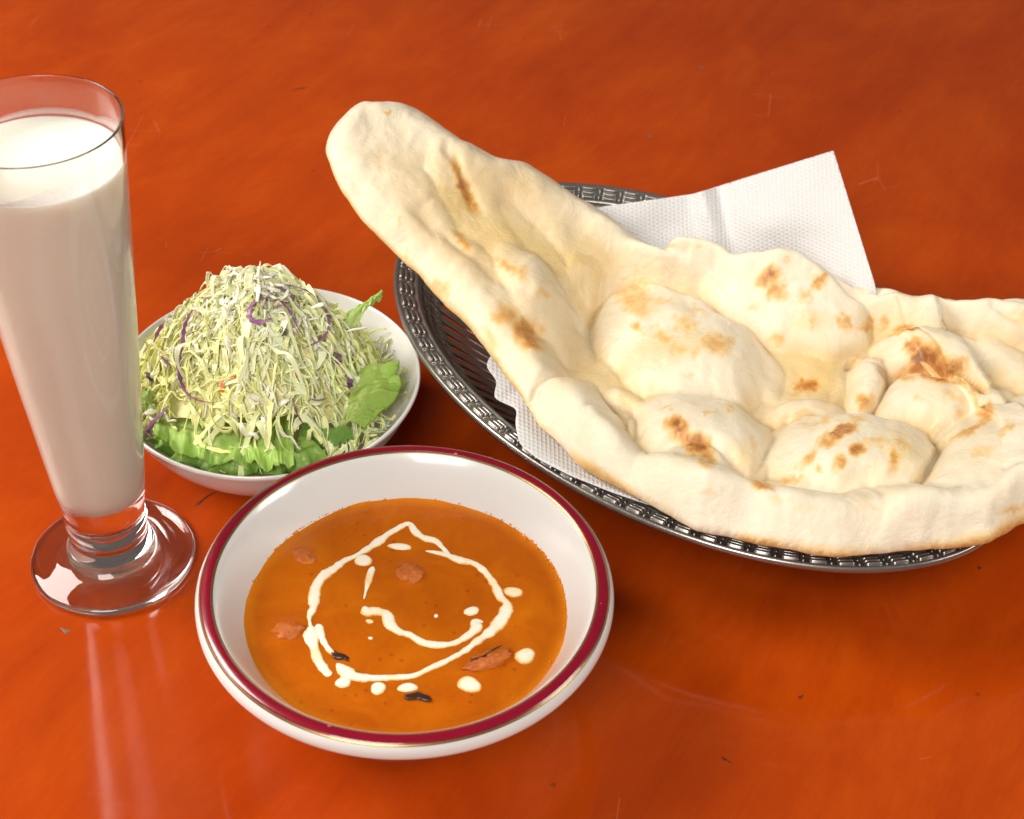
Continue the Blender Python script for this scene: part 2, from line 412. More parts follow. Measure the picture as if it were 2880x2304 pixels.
# ------------------------------------------------------------------ curry bowl
CX, CY = -.038, .4188
def build_curry():
    b = empty('curry_bowl', (CX, CY, 0), 'white porcelain bowl with dark red rim band and gold lines, full of orange curry', 'bowl')
    prof_in = [(0, .0085), (.030, .0088), (.045, .0125), (.0530, .0215), (.0580, .0325), (.0625, .0415), (.0668, .0490), (.0700, .0538), (.0718, .0558), (.0728, .0565)]
    prof_rim = [(.0738, .05685), (.0750, .0568), (.0762, .0564), (.0771, .0557), (.0779, .0548), (.0786, .0537), (.0790, .0525), (.0791, .0513), (.0788, .0503), (.0780, .0496)]
    prof_out = [(.0762, .0490), (.0724, .0468), (.0682, .0418), (.0640, .0345), (.0588, .0250), (.0520, .0155), (.0430, .0085), (.0390, .0060), (.0385, .0010), (.0375, .0), (.0355, .0005), (.035, .004), (0, .0045)]
    P = spline(prof_in+prof_rim+prof_out[:9], 3).tolist()+prof_out[9:]
    P[0] = (0, .0085)
    lathe('bowl_body', P, M['white'], b, n=192, closed=False)
    rimcurve = spline(prof_in[-3:]+prof_rim[:6], 8)
    def band(name, r0, r1, lift, mat):
        s = [(r, z) for r, z in rimcurve if r0 <= r <= r1]
        s = [(r0, float(np.interp(r0, rimcurve[:, 0], rimcurve[:, 1])))]+s+[(r1, float(np.interp(r1, rimcurve[:, 0], rimcurve[:, 1])))]
        top = [(r, z+lift) for r, z in s]; bot = [(r, z-.0003) for r, z in reversed(s)]
        return lathe(name, top+bot, mat, b, n=192, closed=True)
    band('gold_line', .0720, .0728, .00010, M['gold'])
    band('red_band', .0728, .0768, .00012, M['red'])
    band('gold_line', .0768, .0774, .00012, M['gold'])
    # sauce
    c = empty('curry', (CX, CY, .04), 'glossy orange curry sauce with a white cream spiral, in the red rimmed bowl', 'curry')
    ZS = .0396; RS = .0629
    n = 200; rows = 90; V = []; F = []; E = []
    def zq(q): p = at(374.3+.4514*q[0], 913.3+.4514*q[1], ZS); return p[0]-CX, p[1]-CY
    LUMPS = []
    for (q, rx_, ry_, rot_, hh_) in [((1085, 665), .0078, .0064, 10, .0017), ((515, 925), .0080, .0060, -12, .0016), ((590, 575), .0095, .0070, 25, .0010), ((1450, 1065), .0120, .0052, -28, .0015), ((800, 960), .012, .008, 0, .0008), ((700, 850), .010, .006, 0, .0006)]:
        a_ = -R(rot_); LUMPS.append((*zq(q), rx_, ry_, math.cos(a_), math.sin(a_), hh_))
    def surf(x, y):
        r = math.hypot(x, y)
        z = ZS + .00030*float(fbm(x*1000, y*1000, 22, 3, 11))
        for (mx, my, rx_, ry_, ca, sa, hh_) in LUMPS:
            X = (x-mx)*ca+(y-my)*sa; Y = -(x-mx)*sa+(y-my)*ca; q = (X/rx_)**2+(Y/ry_)**2
            if q < 9: z += hh_*math.exp(-q*.9)
        return z
    for i in range(rows+1):
        r = RS*i/rows
        for k in range(n):
            a = 2*math.pi*k/n; wob = (1+.012*float(fbm(math.cos(a)*60, math.sin(a)*60, 10, 4, 21)))
            rr = r*(1+(wob-1)*(i/rows)**6)
            x, y = rr*math.cos(a), rr*math.sin(a); z = surf(x, y)
            q = i/rows
            if q > .95: z += .0009*((q-.95)/.05)**2
            V.append((x, y, z-.04)); E.append(max(0, (q-.90)/.10)**1.5)
    for i in range(rows):
        for k in range(n):
            l = (k+1) % n; F.append((i*n+k, (i+1)*n+k, (i+1)*n+l, i*n+l))
    o = mesh('sauce', V, F, M['curry'], c); attr(o, 'edge', E)
    def zp(q):   # zoomed photo crop -> point
        u = 374.3+.4514*q[0]; v = 913.3+.4514*q[1]; return at(u, v, ZS)
    K = .4514*.000186
    def swirl(pts, name='cream_swirl'):
        S = spline([(p[0], p[1], p[2]) for p in pts], 10)
        V = []; E = []; F = []; m = len(S); nc = 9
        W = np.array([zp(s) for s in S])
        for i in range(m):
            d = W[min(i+1, m-1)]-W[max(i-1, 0)]; d /= np.linalg.norm(d)+1e-9; nrm = np.array([-d[1], d[0], 0])
            hw = S[i, 2]*K*.57*(1+.22*float(noise2(S[i, 0], S[i, 1], 26, 5)))
            tend = min(i, m-1-i)/6.0; tp = math.sqrt(max(0.02, 1-(1-min(1, tend))**2)); hw *= tp
            for j in range(nc):
                t = (j/(nc-1)*2-1)
                p = W[i]-np.array([CX, CY, 0])+nrm*hw*t*(1+.08*float(noise2(W[i][0]*5000+j, W[i][1]*5000, 2.2, 8)))
                V.append((p[0], p[1], surf(p[0], p[1])-.04+.00010+.00045*math.sqrt(max(0, 1-t*t))*min(1, hw/.0008)-(.0003 if abs(t) > .99 else 0)))
                E.append(max(0, (abs(t)-.45)/.55)**1.4*1.1+.35*max(0, float(noise2(S[i, 0], S[i, 1], 60, 15))))
        for i in range(m-1):
            for j in range(nc-1): F.append((i*nc+j, i*nc+j+1, (i+1)*nc+j+1, (i+1)*nc+j))
        o = mesh(name, V, F, M['cream'], c); attr(o, 'edge', E); return o
    def drop(x, y, rx, ry, rot=0, faint=0):
        p0 = zp((x, y))-np.array([CX, CY, 0]); V = []; E = []; F = []; nr = 6; nk = 26
        for i in range(nr+1):
            q = i/nr
            for k in range(nk):
                a = 2*math.pi*k/nk; w_ = 1.12+.12*math.sin(2*a+x)+.05*math.sin(3*a+y)
                ex = rx*K*q*w_*math.cos(a); ey = ry*K*1.42*q*w_*math.sin(a)
                X = p0[0]+ex*math.cos(rot)-ey*math.sin(rot); Y = p0[1]+ex*math.sin(rot)+ey*math.cos(rot)
                V.append((X, Y, surf(X, Y)-.04+.0001+.0005*math.sqrt(1-q*q)-(.0003 if i == nr else 0))); E.append(faint+1.0*max(0, (q-.6)/.4)**1.5)
        for i in range(nr):
            for k in range(nk):
                l = (k+1) % nk; F.append((i*nk+k, (i+1)*nk+k, (i+1)*nk+l, i*nk+l))
        o = mesh('cream_drop', V, F, M['cream'], c); attr(o, 'edge', E)
    swirl([(1090, 422, 26), (1060, 425, 32), (1020, 447, 36), (985, 466, 30), (955, 490, 42), (915, 518, 48), (870, 545, 34), (820, 572, 22), (775, 592, 34), (730, 628, 40), (680, 665, 48), (650, 705, 50), (636, 760, 50), (634, 810, 44), (616, 858, 26), (616, 885, 14), (622, 915, 22)])
    swirl([(625, 905, 30), (622, 940, 60), (636, 1000, 46), (652, 1050, 50), (680, 1095, 46), (712, 1132, 50)])
    swirl([(655, 898, 50), (668, 945, 34), (695, 1000, 28), (735, 1042, 18)])
    swirl([(740, 1075, 20), (775, 1105, 66), (812, 1128, 60), (870, 1140, 44), (950, 1140, 34), (1040, 1137, 34), (1110, 1128, 30), (1190, 1090, 34), (1270, 1052, 30), (1340, 1012, 34), (1400, 965, 40), (1455, 925, 50), (1500, 880, 60), (1528, 835, 62), (1535, 795, 46), (1505, 765, 42), (1482, 715, 44), (1455, 672, 36), (1420, 632, 34), (1375, 605, 40), (1310, 590, 44), (1240, 565, 28), (1155, 548, 14)])
    swirl([(1085, 415, 20), (1105, 455, 40), (1145, 485, 36), (1200, 500, 34), (1232, 530, 26), (1275, 578, 24)])
    swirl([(912, 620, 24), (900, 650, 34), (888, 695, 36), (878, 735, 18), (868, 775, 10)])
    swirl([(868, 808, 20), (885, 832, 56), (930, 830, 46), (975, 846, 52), (990, 890, 52), (1030, 925, 34), (1085, 942, 38), (1140, 972, 34), (1215, 984, 36), (1290, 975, 32), (1350, 942, 44), (1392, 905, 50), (1385, 878, 36), (1425, 878, 20)])
    for d in [(1035, 526, 62, 13, -.05), (865, 590, 40, 26, .9), (1370, 828, 33, 19), (1565, 740, 42, 24, -.5, .28), (1205, 850, 11, 7), (900, 961, 10, 6), (1620, 1040, 46, 30, -.5, .2),
              (1360, 1172, 50, 30, 0, .15), (772, 1160, 36, 20), (935, 1188, 35, 22), (1072, 1185, 46, 16, .25), (895, 880, 18, 10, 0, .35)]: drop(*d)
    # chicken pieces
    specs = [((1085, 665), .0064, .0052, .0032, 10, 'lumpy chicken piece surfacing near the middle of the curry inside the cream spiral'),
             ((515, 925), .0068, .0048, .0030, -12, 'small chicken piece half sunk in the curry beside its left edge, left of the cream'),
             ((590, 575), .0062, .0045, .0016, 25, 'chicken piece almost covered by sauce at the upper left of the curry'),
             ((1450, 1065), .0105, .0040, .0030, -28, 'long shredded chicken piece lying at the lower right of the curry beside cream drops')]
    for (q, rx, ry, hz, rot, lab) in specs:
        p = zp(q); bm = bmesh.new(); bmesh.ops.create_icosphere(bm, subdivisions=4, radius=1)
        th = -R(rot)
        for v in bm.verts:
            x, y, z = v.co
            k = 1+.11*float(fbm(x*30+q[0], y*30+z*17, 16, 3, 31))
            k *= 1+.10*float(noise2(x*60, y*60+z*30, 9, 33)); X, Y = x*rx*k*.92, y*ry*k*.92
            v.co = (X*math.cos(-R(rot))-Y*math.sin(-R(rot)), X*math.sin(-R(rot))+Y*math.cos(-R(rot)), z*hz*k)
        me = bpy.data.meshes.new('chicken_piece'); bm.to_mesh(me); bm.free()
        o = link('chicken_piece', me, M['meat']); o.location = (p[0], p[1], ZS+(.0001 if 'covered' in lab else .0007)); tag(o, lab, 'chicken', 'chicken pieces in the curry')
    for (q, rx, ry, rot, lab) in [((760, 1045), .0034, .0013, -40, 'dark charred spice flake on the cream line at the lower left of the curry'),
                                  ((1120, 1236), .0046, .0014, -4, 'dark brown spice flake near the front edge of the curry'),
                                  ((1425, 1060), .0060, .0005, 32, 'thin dark strip lying on the long chicken piece in the curry')]:
        p = zp(q); bm = bmesh.new(); bmesh.ops.create_icosphere(bm, subdivisions=3, radius=1); a = R(rot)
        for v in bm.verts:
            x, y, z = v.co; k = 1+.40*float(fbm(x*30+q[0], y*30+z*9, 14, 3, 41)); X, Y = x*rx*k, y*ry*k*1.15+.0007*math.sin(x*3+q[0])
            v.co = (X*math.cos(a)-Y*math.sin(a), X*math.sin(a)+Y*math.cos(a), z*.0007*k)
        me = bpy.data.meshes.new('spice_flake'); bm.to_mesh(me); bm.free()
        o = link('spice_flake', me, M['dark']); o.location = (p[0], p[1], ZS+(.0032 if 'strip' in lab else .0006)); tag(o, lab, 'spice', 'dark spice flakes in the curry')
    # froth at the sauce edge
    bm = bmesh.new(); rs = np.random.RandomState(4)
    for k in range(260):
        a = R(rs.normal(25, 22)) if k < 170 else R(rs.normal(140, 14)); r = RS-.0002-abs(rs.normal(0, .0009)); s = rs.uniform(.0002, .0005)
        bmesh.ops.create_icosphere(bm, subdivisions=1, radius=s, matrix=Matrix.Translation((r*math.cos(a), r*math.sin(a), ZS-.04+.0008)))
    me = bpy.data.meshes.new('froth'); bm.to_mesh(me); bm.free(); f = link('froth', me, M['curry'], c); attr(f, 'edge', [1]*len(me.vertices)); f['kind'] = 'stuff'
build_curry()

# ------------------------------------------------------------------ salad
SX, SY = -.1097, .5552
def build_salad():
    b = empty('salad_bowl', (SX, SY, 0), 'plain white bowl heaped with shredded cabbage salad, behind the curry bowl', 'bowl')
    prof = [(0, .0075), (.020, .0078), (.034, .0105), (.048, .0190), (.0585, .0300), (.0645, .0390), (.0662, .0416), (.0671, .0424), (.0678, .0420), (.0679, .0408), (.0668, .0385),
            (.0610, .0270), (.0520, .0165), (.0400, .0082), (.0300, .0045), (.0285, .0008), (.0270, 0), (.0255, .0008), (.025, .003), (0, .0035)]
    P = spline(prof[:15], 3).tolist()+prof[15:]; P[0] = (0, .0075)
    lathe('bowl_body', P, M['white'], b, n=160, closed=False, wob=lambda a: .004*math.sin(3*a+.6)+.002*math.sin(7*a))
    rs = np.random.RandomState(12)
    CXs, CYs = SX-.0045, SY-.004
    RMx = .0575
    def dome(x, y):
        dx, dy = x-CXs, y-CYs; q = math.hypot(dx, dy)/RMx
        z = .032+.062*max(0, 1-q**(1.40 if dx < 0 else 1.65))**.92 if q < 1 else .032
        z += .0045*float(fbm(x*1000, y*1000, 17, 3, 51))
        return z
    # core mass
    V = []; F = []; n = 96; rows = 40
    for i in range(rows+1):
        q = i/rows
        for k in range(n):
            a = 2*math.pi*k/n; q = i/rows*(1-.28*max(0, -math.sin(a))); x = CXs+RMx*q*math.cos(a); y = CYs+RMx*q*math.sin(a)
            z = dome(x, y)-.0012-.003*q**4; rr = math.hypot(x-SX, y-SY)
            if rr > .061: x, y = SX+(x-SX)*.061/rr, SY+(y-SY)*.061/rr; rr = .061
            z = max(z, float(np.interp(rr, [0, .034, .048, .0585, .0645], [.009, .0115, .020, .031, .040]))+.0004)
            V.append((x, y, z))
    for i in range(rows):
        for k in range(n):
            l = (k+1) % n; F.append((i*n+k, (i+1)*n+k, (i+1)*n+l, i*n+l))
    core = mesh('shredded_cabbage', V, F, M['cabbage'])
    attrc(core, 'tint', [(.95, .89, .46)]*len(V))
    cV = []; cF = []; cC = []
    def ribbon(P, wd, th, col, V=cV, F=cF, C=cC, twist=0, tip=.35):
        m = len(P); base = len(V)
        for i in range(m):
            d = P[min(i+1, m-1)]-P[max(i-1, 0)]; d = d/(np.linalg.norm(d)+1e-9)
            upv = np.array([0, 0, 1.0]); s = np.cross(d, upv); s /= np.linalg.norm(s)+1e-9; u2 = np.cross(s, d)
            tw = twist*i/m+twist*1.3; s2 = s*math.cos(tw)+u2*math.sin(tw); u3 = -s*math.sin(tw)+u2*math.cos(tw)
            e = min(i, m-1-i)/(m*.25); kk = tip+(1-tip)*min(1, e)
            ww = wd*.5*kk*(1+.28*math.sin(i*1.1+base)); tt = th*.5*kk
            for (a_, b_) in ((-1, 0), (-.7, 1), (.7, 1), (1, 0), (.7, -1), (-.7, -1)):
                V.append(P[i]+s2*ww*a_+u3*(tt*b_+ww*.35*a_*a_)); C.append(col)
        for i in range(m-1):
            for j in range(6):
                k = (j+1) % 6; F.append((base+i*6+j, base+i*6+k, base+(i+1)*6+k, base+(i+1)*6+j))
        F.append(tuple(base+5-q for q in range(6))); F.append(tuple(base+(m-1)*6+q for q in range(6)))
    def walk(x, y, hd, L, curv, lift, loop, rs=rs):
        P = []; st = .0019; nst = max(5, int(L/st)); ph = rs.uniform(0, 6.28); x0 = x
        for i in range(nst):
            t = i/(nst-1)
            z = dome(x, y)+lift+loop*math.sin(t*math.pi)**1.0+.0012*math.sin(ph+t*9)
            rr = math.hypot(x-SX, y-SY)
            lim = float(np.interp(rr, [0, .034, .048, .0585, .0645, .068], [.009, .0115, .020, .031, .040, .046]))
            z = max(z, lim+.0006)
            P.append(np.array([x, y, z]))
            # slope correction so that steps on steep flanks keep their length
            g = (dome(x+.001*math.cos(hd), y+.001*math.sin(hd))-dome(x, y))/.001
            s2 = st/math.sqrt(1+min(9, g*g))
            x += s2*math.cos(hd); y += s2*math.sin(hd); hd += curv*st+rs.normal(0, .13)
            if math.hypot(x-SX, y-SY) > .0625: break
        return P
    for k in range(1250):
        r = RMx*math.sqrt(rs.uniform(0, 1))*.98; a = rs.uniform(0, 2*math.pi)
        if -2.5 < (a-6.283 if a > math.pi else a) < -.9 and r > .76*RMx and rs.rand() < .93: continue
        x, y = CXs+r*math.cos(a), CYs+r*math.sin(a)
        hd = a+rs.normal(0, 1.15) if rs.rand() < .35 else rs.uniform(0, 6.28)
        L = rs.uniform(.012, .036); cv = rs.normal(0, 75)
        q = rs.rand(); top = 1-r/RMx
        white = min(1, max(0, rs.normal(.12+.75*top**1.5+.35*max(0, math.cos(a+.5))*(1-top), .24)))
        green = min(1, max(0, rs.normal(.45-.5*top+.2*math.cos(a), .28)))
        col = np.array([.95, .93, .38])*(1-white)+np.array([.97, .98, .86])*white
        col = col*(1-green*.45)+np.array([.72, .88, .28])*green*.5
        wd = rs.choice([.0009, .0014, .0020, .0032], p=[.32, .34, .22, .12])
        P = walk(x, y, hd, L, cv, rs.uniform(-.0004, .0024), rs.choice([0, .002, .006], p=[.72, .20, .08]))
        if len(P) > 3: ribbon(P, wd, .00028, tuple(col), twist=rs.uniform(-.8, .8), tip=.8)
    # short crumbly offcuts lying on top
    for k in range(260):
        r = RMx*math.sqrt(rs.uniform(0, .92)); a = rs.uniform(0, 6.28); x, y = CXs+r*math.cos(a), CYs+r*math.sin(a)
        if math.sin(a) < -.5 and r > .7*RMx: continue
        P = walk(x, y, rs.uniform(0, 6.28), rs.uniform(.010, .013)*rs.choice([.9, 1.1]), rs.normal(0, 120), rs.uniform(.0002, .0030), rs.choice([0, .003]))
        P = P[:rs.randint(3, 6)]
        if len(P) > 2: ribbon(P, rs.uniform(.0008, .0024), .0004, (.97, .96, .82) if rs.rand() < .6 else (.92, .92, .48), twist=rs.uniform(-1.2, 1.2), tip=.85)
    # chunky white stem slices
    for k in range(150):
        r = RMx*rs.uniform(0, .85); a = rs.uniform(0, 6.28); x, y = CXs+r*math.cos(a), CYs+r*math.sin(a)
        P = walk(x, y, rs.uniform(0, 6.28), rs.uniform(.007, .016), rs.normal(0, 50), rs.uniform(-.001, .003), 0)
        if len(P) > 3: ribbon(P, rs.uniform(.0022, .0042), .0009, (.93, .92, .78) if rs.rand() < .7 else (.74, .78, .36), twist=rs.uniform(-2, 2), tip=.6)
    # loose tufts on the crest and towards the left rim
    for (u, v, z, n_) in [(542, 578, .1025, 12), (556, 590, .1015, 10), (500, 596, .098, 8), (575, 598, .099, 7), (455, 618, .090, 9), (425, 640, .085, 6), (350, 728, .064, 6), (330, 860, .050, 5), (640, 640, .088, 5), (700, 690, .074, 5)]:
        p = at(u, v, z)
        for j in range(n_):
            d = rs.normal(0, 1, 3); d[2] = abs(d[2])*.45; d /= np.linalg.norm(d); d[2] = min(d[2], .45); bend = rs.normal(0, .9, 3); bend[2] = min(bend[2], .2); P = []
            q0 = p+rs.normal(0, .0022, 3)-np.array([0, 0, .005])
            for i in range(7): P.append(q0+d*(i*.0008)+bend*(i*i*.00009))
            ribbon(P, rs.uniform(.0009, .0028), .0008, (.95, .93, .80), twist=rs.uniform(-2, 2), tip=.7)
    o = mesh('cabbage_shred', cV, cF, M['cabbage'], core); attrc(o, 'tint', cC); o['kind'] = 'stuff'
    tag(core, 'mound of finely shredded pale green and white cabbage in the plain white bowl', 'cabbage', kind='stuff')
    # purple cabbage strips laid along what the photo shows: (u, v) paths in the crop of the salad
    def crop(q): return (277.0+.3125*q[0], 524.0+.3125*q[1])
    def onmound(u, v, lift):
        lo, hi = .02, .12   # walk the sight line down to the mound surface
        for z in np.linspace(.125, .03, 120):
            p = at(u, v, z)
            if dome(p[0], p[1]) >= z: return p+np.array([0, 0, lift])
        return at(u, v, .045)
    PUR = (.30, .075, .27); PUR2 = (.10, .012, .07)
    def strip(name, pts, wd, col, label, cat, group, lift=.0060):
        S = spline([crop(p) for p in pts], 8); P = [onmound(u, v, lift) for u, v in S]
        P = np.array(P)
        for _ in range(14): P[1:-1] = .5*P[1:-1]+.25*(P[:-2]+P[2:])
        V = []; F = []; C = []; wd *= 1.2; ribbon(list(P), wd, wd*.22, col, V, F, C, twist=.25)
        cc = np.array(C); f = np.repeat(np.array([.5+.5*math.sin(i*.35) for i in range(len(P))]), 6)[:, None]
        cc = cc*(1-.3*f)+np.array([.55, .35, .50])*.3*f
        o = mesh(name, V, F, M['cabbage']); attrc(o, 'tint', cc); tag(o, label, cat, group)
    g = 'purple cabbage strips on the salad'
    strip('purple_cabbage_strip', [(905, 345), (960, 322), (1040, 318), (1120, 335), (1200, 365), (1270, 430), (1320, 510), (1338, 590), (1310, 660), (1240, 710), (1160, 750)], .0011, PUR, 'long thin purple strip arching round the right side of the salad crown', 'cabbage strip', g)
    strip('purple_cabbage_strip', [(945, 545), (890, 575), (830, 570), (800, 530), (810, 470), (860, 425), (930, 405), (1000, 430), (1050, 440)], .0019, PUR, 'thick curled purple strip making an open loop at the salad crown', 'cabbage strip', g)
    strip('purple_cabbage_strip', [(960, 470), (1030, 455), (1105, 420), (1060, 375), (990, 325)], .0017, PUR, 'zigzag purple strip at the top of the salad beside the open loop', 'cabbage strip', g)
    strip('purple_cabbage_strip', [(930, 430), (1000, 430), (1060, 480), (1100, 560), (1145, 645)], .0014, PUR, 'purple strip running down to the right from the salad crown loop', 'cabbage strip', g)
    strip('purple_cabbage_strip', [(430, 470), (390, 540), (362, 610), (355, 690), (335, 770), (322, 850), (335, 950), (370, 1040), (430, 1085), (500, 1105), (560, 1110)], .0016, PUR, 'longest purple strip hanging down the left side of the salad', 'cabbage strip', g)
    strip('purple_cabbage_strip', [(295, 520), (240, 565), (190, 630), (160, 700)], .0013, PUR, 'short purple strip pointing out at the upper left of the salad', 'cabbage strip', g)
    strip('purple_cabbage_strip', [(208, 795), (240, 835), (272, 862)], .0014, PUR, 'very short purple strip at the left flank of the salad', 'cabbage strip', g)
    strip('purple_cabbage_strip', [(255, 1135), (200, 1200), (120, 1280), (135, 1330), (195, 1380)], .0015, PUR, 'bent purple strip at the lower left over the bowl edge', 'cabbage strip', g)
    strip('purple_cabbage_strip', [(1210, 1085), (1260, 1098), (1320, 1080)], .0021, PUR, 'short bright purple strip low at the right front of the salad', 'cabbage strip', g)
    strip('purple_cabbage_strip', [(1090, 1080), (1110, 1170), (1170, 1270)], .0010, PUR2, 'thin nearly black strip hanging down low at the salad front', 'cabbage strip', g)
    strip('purple_cabbage_strip', [(1440, 930), (1475, 970), (1465, 1010)], .0026, PUR2, 'broad dark purple curl on the right flank of the salad', 'cabbage strip', g)
    strip('purple_cabbage_strip', [(1370, 770), (1395, 800), (1390, 850)], .0026, PUR2, 'small dark purple scrap above the broad curl at right', 'cabbage strip', g)
    strip('purple_cabbage_strip', [(1015, 600), (1035, 630), (1015, 660)], .0022, (.06, .02, .02), 'tiny dark brown scrap in the middle of the salad', 'cabbage strip', g)
    strip('purple_cabbage_strip', [(115, 905), (130, 940), (150, 965)], .0026, PUR2, 'small dark purple scrap at the far left of the salad', 'cabbage strip', g)
    strip('purple_cabbage_strip', [(380, 665), (410, 645), (445, 632)], .0012, PUR, 'tiny purple fork branching off the long left strip', 'cabbage strip', g)
    g = 'orange carrot shreds in the salad'
    CAR = (.80, .22, .03)
    strip('carrot_shred', [(635, 905), (618, 970), (600, 1025)], .0018, CAR, 'orange carrot shred showing at the left front of the salad', 'carrot', g, .0035)
    strip('carrot_shred', [(690, 900), (678, 950)], .0015, CAR, 'small orange carrot shred just right of the bigger shred', 'carrot', g, .0035)
    strip('carrot_shred', [(1110, 875), (1100, 915)], .0018, CAR, 'orange carrot shred right of the middle of the salad', 'carrot', g, .0035)
    # lettuce leaves: lofted between a root line and a frilled edge line
    def leaf(root, edge, label, amp=.0034, freq=4.3, seed=0, c0=(.62, .74, .26), c1=(.26, .52, .035), bulge=.004):
        A = spline(root, 12); B = spline(edge, 12); n = 110; m = 26
        ia = np.linspace(0, len(A)-1, n); A = np.stack([np.interp(ia, range(len(A)), A[:, d]) for d in range(3)], 1)
        ib = np.linspace(0, len(B)-1, n); B = np.stack([np.interp(ib, range(len(B)), B[:, d]) for d in range(3)], 1)
        PA = at(A[:, 0], A[:, 1], A[:, 2]); PB = at(B[:, 0], B[:, 1], B[:, 2])
        V = []; F = []; C = []
        for i in range(n):
            s = i/(n-1)
            for j in range(m):
                t = j/(m-1); p = PA[i]*(1-t)+PB[i]*t
                ph_ = 3.2*float(noise2(s*100+seed*31, 0, 13, 65)); fr = amp*1.25*t**4*(.4+.9*abs(float(noise2(s*100+seed*17, 5, 10, 66))))*(math.sin(s*freq*6.28+ph_)+.6*math.sin(s*freq*2.3*6.28+2*ph_))
                nz = .0018*float(fbm(s*100+seed*50, t*60, 18, 3, 61))
                p = p+np.array([0, 0, 1])*(bulge*math.sin(t*math.pi*.8)+fr*.9+nz)+(PB[i]-PA[i])/np.linalg.norm(PB[i]-PA[i])*(fr*.55+.0010*t*float(noise2(s*100, seed, 5.5, 63)))
                rib = max(0, 1-abs(((s*7+.35*t+.3*float(noise2(s*100, t*40, 25, 67))) % 1)-.5)*11)*(1-.5*t)+.5*max(0, 1-abs(((s*9-1.2*t*((int(s*7) % 2)*2-1)) % 1)-.5)*9)*(1-t*.6)
                V.append(p); k = t**.8*(.8+.2*float(noise2(s*100, t*60, 9, 64))); k = min(1, max(0, k))*(1-.75*min(1, rib))
                C.append(np.array(c0)*(1-k)+np.array(c1)*k)
        for i in range(n-1):
            for j in range(m-1): F.append((i*m+j, i*m+j+1, (i+1)*m+j+1, (i+1)*m+j))
        o = mesh('lettuce_leaf', V, F, M['leaf']); attrc(o, 'tint', C)
        md = o.modifiers.new('thickness', 'SOLIDIFY'); md.thickness = .0005
        tag(o, label, 'lettuce', 'lettuce leaves in the salad bowl')
    leaf([(330, 862, .040), (390, 855, .044), (450, 858, .046), (510, 875, .044), (550, 900, .040)],
         [(325, 925, .047), (360, 958, .043), (410, 968, .042), (450, 985, .040), (505, 988, .040), (548, 996, .039)], 'frilly green lettuce leaf at the front left of the salad bowl', seed=1)
    leaf([(470, 800, .044), (520, 796, .046), (570, 800, .046), (618, 815, .042)],
         [(520, 980, .042), (555, 990, .042), (590, 992, .041), (620, 985, .041)], 'broad smooth lettuce leaf hanging down the middle front of the salad', amp=.0007, freq=2, seed=2, c0=(.60, .76, .22), c1=(.34, .60, .06))
    leaf([(738, 790, .052), (735, 830, .052), (730, 870, .050), (715, 900, .046)],
         [(838, 775, .047), (838, 825, .042), (805, 880, .036), (770, 912, .036)], 'green lettuce leaf standing up at the right side of the salad', amp=.002, freq=5, seed=3, c0=(.50, .66, .14), c1=(.28, .52, .04))
    leaf([(715, 705, .062), (725, 700, .062), (740, 690, .062), (752, 688, .062)],
         [(725, 680, .062), (765, 655, .064), (800, 632, .066), (803, 640, .065)], 'narrow lettuce tip sticking up at the back right of the salad', amp=.0008, freq=3, seed=4)
    leaf([(640, 890, .046), (670, 895, .046), (700, 900, .046), (730, 895, .046)],
         [(625, 965, .035), (665, 962, .035), (700, 955, .035), (745, 935, .035)], 'dark green lettuce leaf deep at the right front of the salad bowl', amp=.001, freq=4, seed=5, c0=(.20, .40, .05), c1=(.10, .26, .02))
    leaf([(330, 835, .050), (325, 855, .050), (322, 870, .048)],
         [(297, 842, .046), (293, 858, .045), (300, 872, .044)], 'small lettuce tip at the left edge of the salad beside the glass', amp=.0006, freq=3, seed=6)
    leaf([(345, 905, .042), (420, 915, .044), (500, 925, .045), (580, 925, .045), (650, 915, .044)],
         [(318, 925, .0405), (350, 965, .0375), (430, 992, .0365), (520, 1004, .036), (610, 1000, .036), (690, 975, .036)], 'dark frilly lettuce leaf bedding the salad along the front rim of its bowl', amp=.0038, freq=5.1, seed=9, c0=(.30, .48, .07), c1=(.16, .34, .025), bulge=.002)
    # water drops on the inner right wall
    bm = bmesh.new(); rs2 = np.random.RandomState(3)
    for k in range(28):
        a = R(rs2.uniform(-25, 30)); r = rs2.uniform(.052, .0655); z = float(np.interp(r, [.048, .0585, .0645, .0662], [.0190, .0300, .0390, .0416]))
        bmesh.ops.create_icosphere(bm, subdivisions=2, radius=rs2.uniform(.0003, .0011), matrix=Matrix.Translation((r*math.cos(a), r*math.sin(a), z+.0001)))
    me = bpy.data.meshes.new('water_droplets'); bm.to_mesh(me); bm.free(); d = link('water_droplets', me, M['water'], b); d['kind'] = 'stuff'
build_salad()

